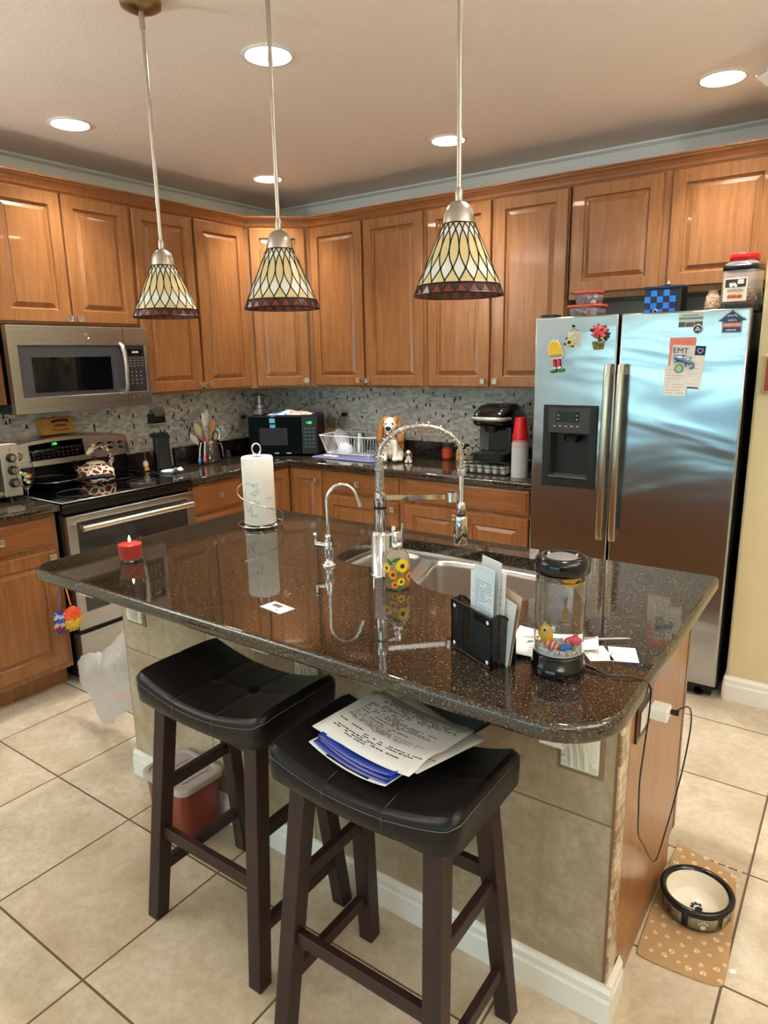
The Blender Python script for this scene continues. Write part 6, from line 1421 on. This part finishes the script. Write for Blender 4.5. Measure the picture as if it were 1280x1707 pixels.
# ================================================================ on and above the refrigerator
def tub(label, x, y, z, w_, d_, h_, lid, fill, seed):
    t = thing('food_container', label, 'food container', (x, y, z)); m = MB(); m.rings([ploop(rrect(-w_*.43, w_*.43, -d_*.43, d_*.43, .015, 4), 0), ploop(rrect(-w_*.49, w_*.49, -d_*.49, d_*.49, .018, 4), h_)], cap1=False, smooth=True); m.build('tub', PLASTIC_CLEAR, t, solid=.0012)
    m = MB(); slab(m, rrect(-w_*.53, w_*.53, -d_*.53, d_*.53, .02, 4), h_, h_+.010, .003); m.build('lid', lid, t)
    rd = random.Random(seed)
    for k in range(14):
        m = MB(); m.ball((0,0,0), (rd.uniform(.010, .016), .010, .008), 8, 6); o = m.build('wrapped_candy', fill[k % len(fill)]); tag(o, 'small wrapped candy inside the '+('upper' if seed == 1 else 'lower')+' red-lidded tub on the refrigerator', 'candy', ('upper' if seed == 1 else 'lower')+' tub candies', loc=(x+rd.uniform(-.34, .34)*w_, y+rd.uniform(-.34, .34)*d_, z+.011+rd.uniform(0, .5)*h_*.6))
LR = mat('red_lid', (216,58,60), .35, trans=.2); LO = mat('orange_lid', (222,92,66), .35, trans=.2)
ZF = 1.7305
m = MB(); m.bx(0, .885, -.56, -.06, 0, .012); o = None
ZF = 1.706
tub('wide orange-lidded food tub of pink sweets, lower of the two tubs on the refrigerator', 2.515, -.54, ZF, .155, .12, .055, LO, [mat('candy_pink', (226,150,140), .4), mat('candy_white', (232,228,220), .4)], 2)
tub('smaller red-lidded food tub of coloured sweets, upper of the two tubs on the refrigerator', 2.520, -.54, ZF+.0655, .118, .10, .050, LR, [mat('candy_blue', (52,60,130), .4), mat('candy_white2', (226,222,214), .4), mat('candy_red', (180,40,40), .4)], 1)
t = thing('checkered_box', 'blue and black checkered box with a small knob on the lid on the refrigerator', 'box', (2.770, -.53, ZF), -.06)
m = MB(); m.bx(0, .160, 0, .09, 0, .118); m.build('box_body', mat('black_box', (14,14,18), .35), t, bevel=.002)
CB = [mat('bright_blue_square', (30,120,216), .3), mat('navy_square', (18,26,60), .35)]; m = MB(); s_ = .0272
for i in range(5):
    for j in range(4): m.mi = (i+j) % 2; m.bx(.002+s_*i, .001+s_*(i+1), -.0016, -.0002, .005+s_*j, .004+s_*(j+1))
m.build('checker_front', CB, t)
m = MB(); m.bx(-.002, .162, -.003, .092, .118, .130); lidb = m.build('lid', mat('dark_blue_lid', (18,34,70), .35), t, bevel=.002); m = MB(); m.ball((.095, .02, .138), (.012, .01, .006), 12, 8); m.ball((.095, .02, .146), .005, 10, 6); m.build('lid_knob', PEWTER, lidb)
m = MB(); m.tube([(.052+.009*cos(a), -.0024, .022+.009*sin(a)) for a in [q*pi/9 for q in range(14)]], .0016, 6); m.build('white_mark', mat('white_mark', (220,224,230), .5), t)
# snack jar
t = thing('snack_jar', 'large clear snack jar with red lid, black band and farm label on the refrigerator', 'jar', (3.165, -.52, ZF+.026), -.15)
m = MB(); L = []
for z, k, r in ((0, .006, .03), (.006, 0, .03), (.060, 0, .03), (.066, .002, .03), (.16, .0, .03), (.172, .008, .034), (.182, .020, .038)): L.append(ploop(rrect(-.068+k, .068-k, -.068+k, .068-k, r, 6), z))
m.rings(L, cap1=False, smooth=True); jb = m.build('jar_body', PLASTIC_CLEAR, t, solid=.0015)
m = MB(); m.lathe([(.053, .180), (.057, .182), (.058, .205), (.055, .209), (0, .210)], 40); m.build('red_lid', RED, t)
m = MB(); m.rings([ploop(rrect(-.069, .069, -.069, .069, .031, 6), z) for z in (.142, .163)], cap0=False, cap1=False, smooth=True); m.build('black_band', BLACKPL, t, solid=.001)
m = MB(); m.bx(-.052, .040, -.0702, -.0694, .018, .112); lb = m.build('paper_label', mat('cream_label', (230,222,200), .6), t)
m = MB(); m.bx(-.046, .034, -.0708, -.0702, .074, .106); m.build('farm_picture', mat('black_white_picture', (50,48,46), .6), lb)
m = MB(); m.bx(-.030, -.004, -.0714, -.0708, .080, .092); m.bx(.002, .026, -.0714, -.0708, .086, .104); m.ball((-.022, -.0712, .079), (.006, .0006, .006), 10, 6); m.ball((-.004, -.0712, .079), (.006, .0006, .006), 10, 6); m.build('truck_print', mat('white_print', (220,218,212), .6), lb)
text('ANDERSON', .0115, mat('brown_letters', (90,60,44), .6), lb, T3(-.006, -.0709, .061) @ FRONT, 'lettering')
m = MB(); 
for dx_ in (-.024, -.008, .012): m.ball((dx_, -.0706, .038), (.012, .0008, .008), 12, 6)
m.build('nut_picture', mat('pecan_print', (176,84,50), .6), lb)
rd = random.Random(5)
m = MB()
for k in range(60): m.ball((rd.uniform(-.048, .048), rd.uniform(-.048, .048), rd.uniform(.008, .07)), (.013, .009, .008), 7, 5)
o = m.build('jar_snacks', mat('pretzel_tan', (190,130,90), .6)); tag(o, 'heap of tan snacks filling the lower half of the jar', 'snacks', kind='stuff', loc=(3.165, -.52, ZF+.030), rz=-.15)
m = MB(); m.bx(-.075, .085, -.070, .06, 0, .024); o = m.build('black_tray', BLACKPL, bevel=.004); tag(o, 'flat black box under the snack jar on the refrigerator', 'box', loc=(3.163, -.525, ZF), rz=-.05)
m = MB(); m.lathe([(0, 0), (.028, 0), (.034, .03), (.026, .075), (.018, .095), (.022, .10)], 20); o = m.build('snack_bag', mat('clear_cellophane_nuts', (206,176,140), .25, trans=.3)); g = N(o.data.materials[0]); g.bump(g.noise(g.co(), 60, 3), .9, .01); tag(o, 'small cellophane bag of nuts leaning beside the snack jar', 'bag', loc=(3.050, -.50, ZF))

# ---- magnets and papers on the doors (door faces at y = -0.712)
FY = -.7125
def flat(name, label, cat, poly, x, z, th, mt, tilt=0, y=FY, bev=0, prints=()):
    """thin sheet on the refrigerator door, poly in door coordinates"""
    m = MB(); m.M = FRONT; m.prism(poly, 0, th); m.M = None; o = m.build(name, mt, bevel=bev); tag(o, label, cat); o.matrix_world = T3(x, y, z) @ Matrix.Rotation(-tilt, 4, 'Y'); 
    for nm, pl, t0, t1, mt2 in prints:
        m = MB(); m.M = FRONT
        for p in pl: m.prism(p, t0, t1)
        m.M = None; m.build(nm, mt2, o)
    return o
def rc(x0, x1, z0, z1): return [(x0, z0), (x1, z0), (x1, z1), (x0, z1)]
def circ(cx, cz, r, n=18, ry=None): return [(cx+r*cos(2*pi*k/n), cz+(ry or r)*sin(2*pi*k/n)) for k in range(n)]
# yellow figure magnet (plain rounded figure)
t = thing('figure_magnet', 'plain yellow and cream figure magnet with red legs and green shoes on the freezer door', 'magnet', (2.437, FY, 1.555), 0)
t.rotation_euler = (0, -.10, 0)
m = MB(); m.M = FRONT; m.prism([(-.034, -.02), (-.024, -.030), (.024, -.030), (.036, -.018), (.034, .0), (.022, .035), (.012, .058), (-.008, .062), (-.024, .054), (-.034, .036), (-.038, .02)], 0, .010); m.M = None; m.build('cream_body', mat('cream_figure', (236,230,206), .35), t, bevel=.004)
m = MB(); m.M = FRONT; m.prism([(-.031, -.008), (.032, -.008), (.029, .010), (.018, .036), (.008, .050), (-.008, .053), (-.022, .046), (-.031, .028)], .0095, .014); m.M = None; yb = m.build('yellow_panel', mat('yellow_figure', (238,196,40), .3), t, bevel=.003)
m = MB(); m.M = FRONT; m.prism(rc(-.030, .030, -.020, -.017), .0098, .0115); m.prism(rc(-.029, .029, -.013, -.011), .0135, .0148); m.M = None; m.build('brown_stripe', mat('brown_stripe', (110,50,30), .4), t)
for sx in (-.010, .012):
    m = MB(); m.tube([(sx, -.006, -.028), (sx, -.006, -.066)], .0068, 10); m.build('red_leg', RED, t); m = MB(); m.ball((sx, -.008, -.070), (.009, .008, .007), 12, 8); m.build('white_sock', WHITEPL, t); m = MB(); m.ball((sx*1.6, -.010, -.083), (.016, .012, .009), 14, 8); m.build('green_shoe', mat('green_shoe', (36,110,56), .35), t)
m = MB(); m.ball((0, 0, 0), (.006, .006, .006), 12, 8); o = m.build('round_magnet', mat('dark_bead', (60,56,52), .25, .6)); tag(o, 'tiny dark round magnet above the sunflower note on the freezer door', 'magnet', loc=(2.513, FY-.005, 1.672))
t = thing('note_magnet', 'cream hanging note plaque with a sunflower on the freezer door', 'magnet', (2.515, FY, 1.618)); t.rotation_euler = (0, .03, 0)
m = MB(); m.bx(-.028, .032, -.003, 0, -.038, .028); nb = m.build('note_plate', mat('cream_note', (226,220,196), .6), t, bevel=.001); paper_lines(MB(), -.018, .028, -.030, .024, 6, .0018, -.0031, .3, 4).build('handwriting', INK, nb)
m = MB(); m.tube([(-.02, -.002, .028), (0, -.003, .046), (.025, -.002, .028)], .0008, 5); m.build('string', mat('twine', (120,100,70), .8), t)
m = MB(); m.mi = 0
for k in range(12): a = k*pi/6; m.ball((-.016+.013*cos(a), -.006, -.018+.013*sin(a)), (.006, .002, .004), 8, 5, R=Matrix.Rotation(-a, 3, 'Y'))
m.mi = 1; m.ball((-.016, -.008, -.018), (.008, .003, .008), 12, 6); m.mi = 2; m.ball((-.036, -.004, -.026), (.009, .002, .006), 8, 5); m.ball((-.030, -.004, -.002), (.006, .002, .008), 8, 5); m.ball((.0, -.004, -.035), (.009, .002, .005), 8, 5)
m.build('sunflower', [mat('pale_petal', (230,214,130), .5), BRN, mat('dark_leaf', (60,84,50), .6)], t)
t = thing('flower_magnet', 'pink artificial flowers in a mossy pot magnet at the top right of the freezer door', 'magnet', (2.632, FY, 1.592))
m = MB(); m.rings([[(-.020, 0, -.028), (.022, 0, -.026), (.030, 0, .012), (-.030, 0, .008)], [(-.016, -.018, -.026), (.018, -.018, -.024), (.024, -.020, .010), (-.024, -.020, .008)]]); pt_ = mat('mossy_pot', (104,108,62), .8); g = N(pt_); g.bump(g.noise(g.co(), 120, 3), .8, .006); g.color(g.ramp(g.noise(g.co(), 60, 3), [(.4, srgb(80,84,44)), (.6, srgb(160,150,96))])); m.build('pot', pt_, t, bevel=.003)
m = MB(); rd = random.Random(3)
for k in range(44):
    a = rd.uniform(0, 6.28); r = .032*sqrt(rd.random()); m.ball((.004+r*cos(a), -.010-rd.uniform(0, .012), .052+r*.8*sin(a)), (.010, .004, .0045), 8, 5, R=Matrix.Rotation(rd.uniform(0, 3.1), 3, 'Y'))
m.build('pink_petals', mat('coral_petals', (226,84,100), .5), t)
m = MB()
for k in range(14): a = rd.uniform(0, 6.28); r = .036; m.ball((.002+r*cos(a), -.006, .042+r*.9*sin(a)), (.012, .002, .005), 8, 5, R=Matrix.Rotation(-a, 3, 'Y'))
m.bar((0, -.008, .0), (.004, -.01, .05), .004, .004); m.build('leaves', mat('dark_green_leaves', (52,72,52), .6), t)
# right door: panorama strip, round magnet, house magnet, papers, gecko, green button
flat('strip_magnet', 'landscape strip magnet with a pale heading near the top of the fridge door', 'magnet', rc(-.047, .047, -.032, .026), 3.012, 1.680, .0012, mat('pale_strip', (206,214,206), .4), .0, prints=(('teal_band', [rc(-.047, .047, .000, .009)], .0012, .0016, mat('teal_band', (110,150,156), .5)), ('photo_strip', [rc(-.046, -.02, -.030, -.010), rc(-.018, .014, -.030, -.012), rc(.016, .046, -.030, -.010)], .0012, .0017, mat('grey_photo', (92,88,92), .5)), ('heading', [rc(-.032+.008*k, -.027+.008*k, .014, .019) for k in range(8)], .0012, .0016, mat('olive_print', (120,112,86), .6))))
t = thing('round_magnet', 'round black and silver magnet under the landscape strip', 'magnet', (3.042, FY, 1.640)); m = MB(); m.tube([(0, 0, 0), (0, -.006, 0)], .018, 28); m.build('disc', mat('black_disc', (34,34,32), .3), t); m = MB(); m.tube([(.017*cos(a), -.006, .017*sin(a)) for a in [2*pi*k/24 for k in range(24)]], .002, 6, closed=True); m.ball((0, -.006, .004), (.006, .002, .006), 10, 6); m.ball((-.005, -.006, -.004), (.005, .002, .005), 10, 6); m.ball((.006, -.006, -.003), (.005, .002, .005), 10, 6); m.build('silver_relief', mat('silver_relief', (206,206,200), .3, .6), t)
HP = [(-.033, -.042), (.036, -.042), (.038, -.038), (.038, .004), (.050, .006), (.050, .012), (.002, .050), (-.004, .050), (-.050, .010), (-.049, .004), (-.036, .004), (-.036, -.038)]
t = thing('house_magnet', 'dark blue house-shaped magnet reading FREEDOM at the top right of the fridge door', 'magnet', (3.168, FY, 1.662)); t.rotation_euler = (0, -.0, 0)
m = MB(); m.M = FRONT; m.prism(HP, 0, .0012); m.M = None; m.build('blue_plate', mat('steel_blue_plate', (40,64,104), .35), t)
m = MB(); m.tube([(p[0]*.93, -.0015, p[1]*.93) for p in HP], .0009, 5, closed=True); m.build('white_outline', WHITEPL, t)
m = MB(); m.bx(-.034, .036, -.002, -.0012, -.019, -.002); m.build('red_band', mat('salmon_band', (222,100,84), .4), t)
text('FREEDOM', .0145, WHITEPL, t, T3(.001, -.0022, -.0108) @ FRONT, 'lettering')
m = MB(); paper_lines(m, -.020, .022, -.034, -.026, 1, .004, -.0016, 0, 3); paper_lines(m, -.015, .018, .004, .012, 2, .0016, -.0016, 0, 3); m.tube([(-.018, -.0018, .022), (-.008, -.0018, .028), (0, -.0018, .024), (.008, -.0018, .029), (.018, -.0018, .022)], .0014, 5); m.build('white_print', WHITEPL, t)
flat('note', 'salmon-coloured note showing above the leaflet on the fridge door', 'paper', rc(-.052, .052, -.12, .052), 2.988, 1.556, .0006, PINKP, .0, prints=(('handwriting', [rc(-.040+.012*k, -.037+.012*k, .020, .040) for k in range(7)], .0006, .0009, mat('rose_ink', (206,104,92), .6)),))
t = thing('leaflet', 'white leaflet headed EMT with a navy heart square on the fridge door', 'leaflet', (3.012, FY-.0012, 1.485)); t.rotation_euler = (0, .07, 0)
m = MB(); m.bx(-.068, .062, -.0008, 0, -.088, .090); m.build('sheet', PAPER, t)
text('EMT', .032, NAVY, t, T3(-.034, -.001, .066) @ FRONT, 'heading', wide=1.05)
m = MB(); m.bx(.022, .062, -.0014, -.0008, .052, .090); sq = m.build('navy_square', NAVY, t); m = MB(); m.tube([(.042+.011*(sin(a)**3), -.0018, .071+.0095*cos(a)-.0035*cos(2*a)-.0015*cos(3*a)) for a in [2*pi*k/28 for k in range(28)]], .0012, 5, closed=True); m.build('heart_outline', WHITEPL, sq)
m = MB(); m.bx(.0, .055, -.0013, -.0008, -.085, -.079); m.build('navy_bar', NAVY, t); paper_lines(MB(), -.058, .052, -.072, .046, 11, .0012, -.0009, .6, 11).build('print', mat('pale_lines', (150,150,160), .7), t)
m = MB(); m.bx(-.060, -.008, -.0013, -.0008, .046, .049); m.build('heading_line', NAVY, t)
t = thing('note', 'handwritten white list lying over the lower left of the leaflet on the fridge door', 'paper', (2.972, FY-.0032, 1.432)); t.rotation_euler = (0, .02, 0)
m = MB(); m.bx(-.048, .046, -.0008, 0, -.066, .058); m.build('sheet', PAPER, t); paper_lines(MB(), -.038, .034, -.060, .050, 9, .0014, -.0009, .4, 5).build('handwriting', mat('pencil_grey', (120,112,122), .8), t)
t = thing('gecko_magnet', 'shiny blue and silver lizard-like magnet over the leaflet on the fridge door', 'magnet', (2.995, FY-.005, 1.515)); m = MB(); m.ball((-.012, -.006, .004), (.028, .007, .011), 16, 10, R=Matrix.Rotation(.35, 3, 'Y')); m.ball((.020, -.006, -.008), (.018, .006, .010), 14, 8, R=Matrix.Rotation(.6, 3, 'Y')); m.tube(catmull([(.02, -.005, -.01), (.040, -.005, -.010), (.042, -.005, -.030), (.028, -.005, -.034)], 5), .0045, 8)
for a, b in (((-.02, .008), (-.034, .016)), ((-.005, .010), (.004, .024)), ((-.02, -.004), (-.036, -.010)), ((.01, -.012), (.012, -.030)), ((.022, .0), (.034, .014))): m.tube([(a[0], -.004, a[1]), (b[0], -.003, b[1])], .003, 6)
m.build('body', mat('blue_pearl', (96,128,160), .2, .5), t, remesh=.0022)
t = thing('round_magnet', 'round pale green glass magnet in a brassy rim below the blue magnet', 'magnet', (2.981, FY-.005, 1.480)); m = MB(); m.ball((0, -.001, 0), (.015, .006, .015), 18, 8); m.build('glass_dome', mat('pale_green_glass', (150,206,170), .1), t); m = MB(); m.tube([(.0155*cos(a), -.001, .0155*sin(a)) for a in [2*pi*k/24 for k in range(24)]], .0025, 6, closed=True); m.build('rim', mat('olive_brass', (120,124,60), .3, .6), t)
# wall ornament on the right wall
t = thing('wall_plaque', 'brownish-red carved plaque on the cream wall at the right edge', 'wall plaque', (3.365, -.6305, 1.455)); m = MB(); m.bx(-.075, .075, -.022, 0, -.075, .075); m.build('frame', mat('weathered_frame', (176,150,118), .6), t, bevel=.003); m = MB(); m.bx(-.066, .066, -.026, -.0215, -.066, .066); m.build('red_panel', mat('brick_red_panel', (140,62,46), .6), t, bevel=.002)

# ---- scrubbers hanging from the base cabinet knob
KN = Vector((.655, -2.262, .670))
def scrub(label, cols, pts, end, r, stick):
    t = thing('pot_scrubber', label, 'scrubber', (0,0,0)); m = MB(); m.tube(catmull(pts, 5), .0035, 8); m.build('loop_handle', stick, t)
    mt = mat('knit_'+str(len(bpy.data.materials)), (200,120,60), .9); g = N(mt); sp = g.n('SeparateXYZ'); g.l(g.co(), sp.inputs[0]); zn = g.math('DIVIDE', g.math('SUBTRACT', sp.outputs['Z'], end[2]-r[2]), 2*r[2]); nn = g.noise(g.co(), 90, 2); f_ = g.math('ADD', zn, g.math('MULTIPLY', g.math('SUBTRACT', nn, .5), .5)); g.color(g.ramp(f_, [(i/len(cols), srgb(*c)) for i, c in enumerate(cols)], 'CONSTANT')); g.bump(g.noise(g.co(), 160, 3), 1, .01)
    m = MB(); rd = random.Random(6)
    m.ball(end, r, 22, 14); 
    for k in range(60):
        a = rd.uniform(0, 6.28); b = rd.uniform(-1.2, .9); m.ball((end[0]+r[0]*cos(b)*cos(a), end[1]+r[1]*cos(b)*sin(a), end[2]+r[2]*sin(b)), .0055, 6, 4)
    m.build('knitted_pad', mt, t)
scrub('orange and yellow knitted scrubber hanging from the base cabinet knob', [(196,160,60), (236,200,60), (246,206,70), (240,110,50), (236,90,50), (230,84,52)], [(.684, -2.258, .655), (.690, -2.250, .60), (.692, -2.236, .50), (.692, -2.228, .440)], (.692, -2.226, .372), (.022, .044, .062), mat('orange_strap', (240,150,50), .6))
scrub('blue, white and red knitted scrubber hanging behind the orange one', [(60,86,150), (170,40,60), (206,206,214), (70,100,170), (200,206,216), (50,70,150)], [(.684, -2.262, .655), (.688, -2.264, .62), (.684, -2.272, .55), (.684, -2.278, .47), (.684, -2.280, .43)], (.684, -2.284, .372), (.018, .026, .058), mat('navy_white_strap', (90,84,140), .6))
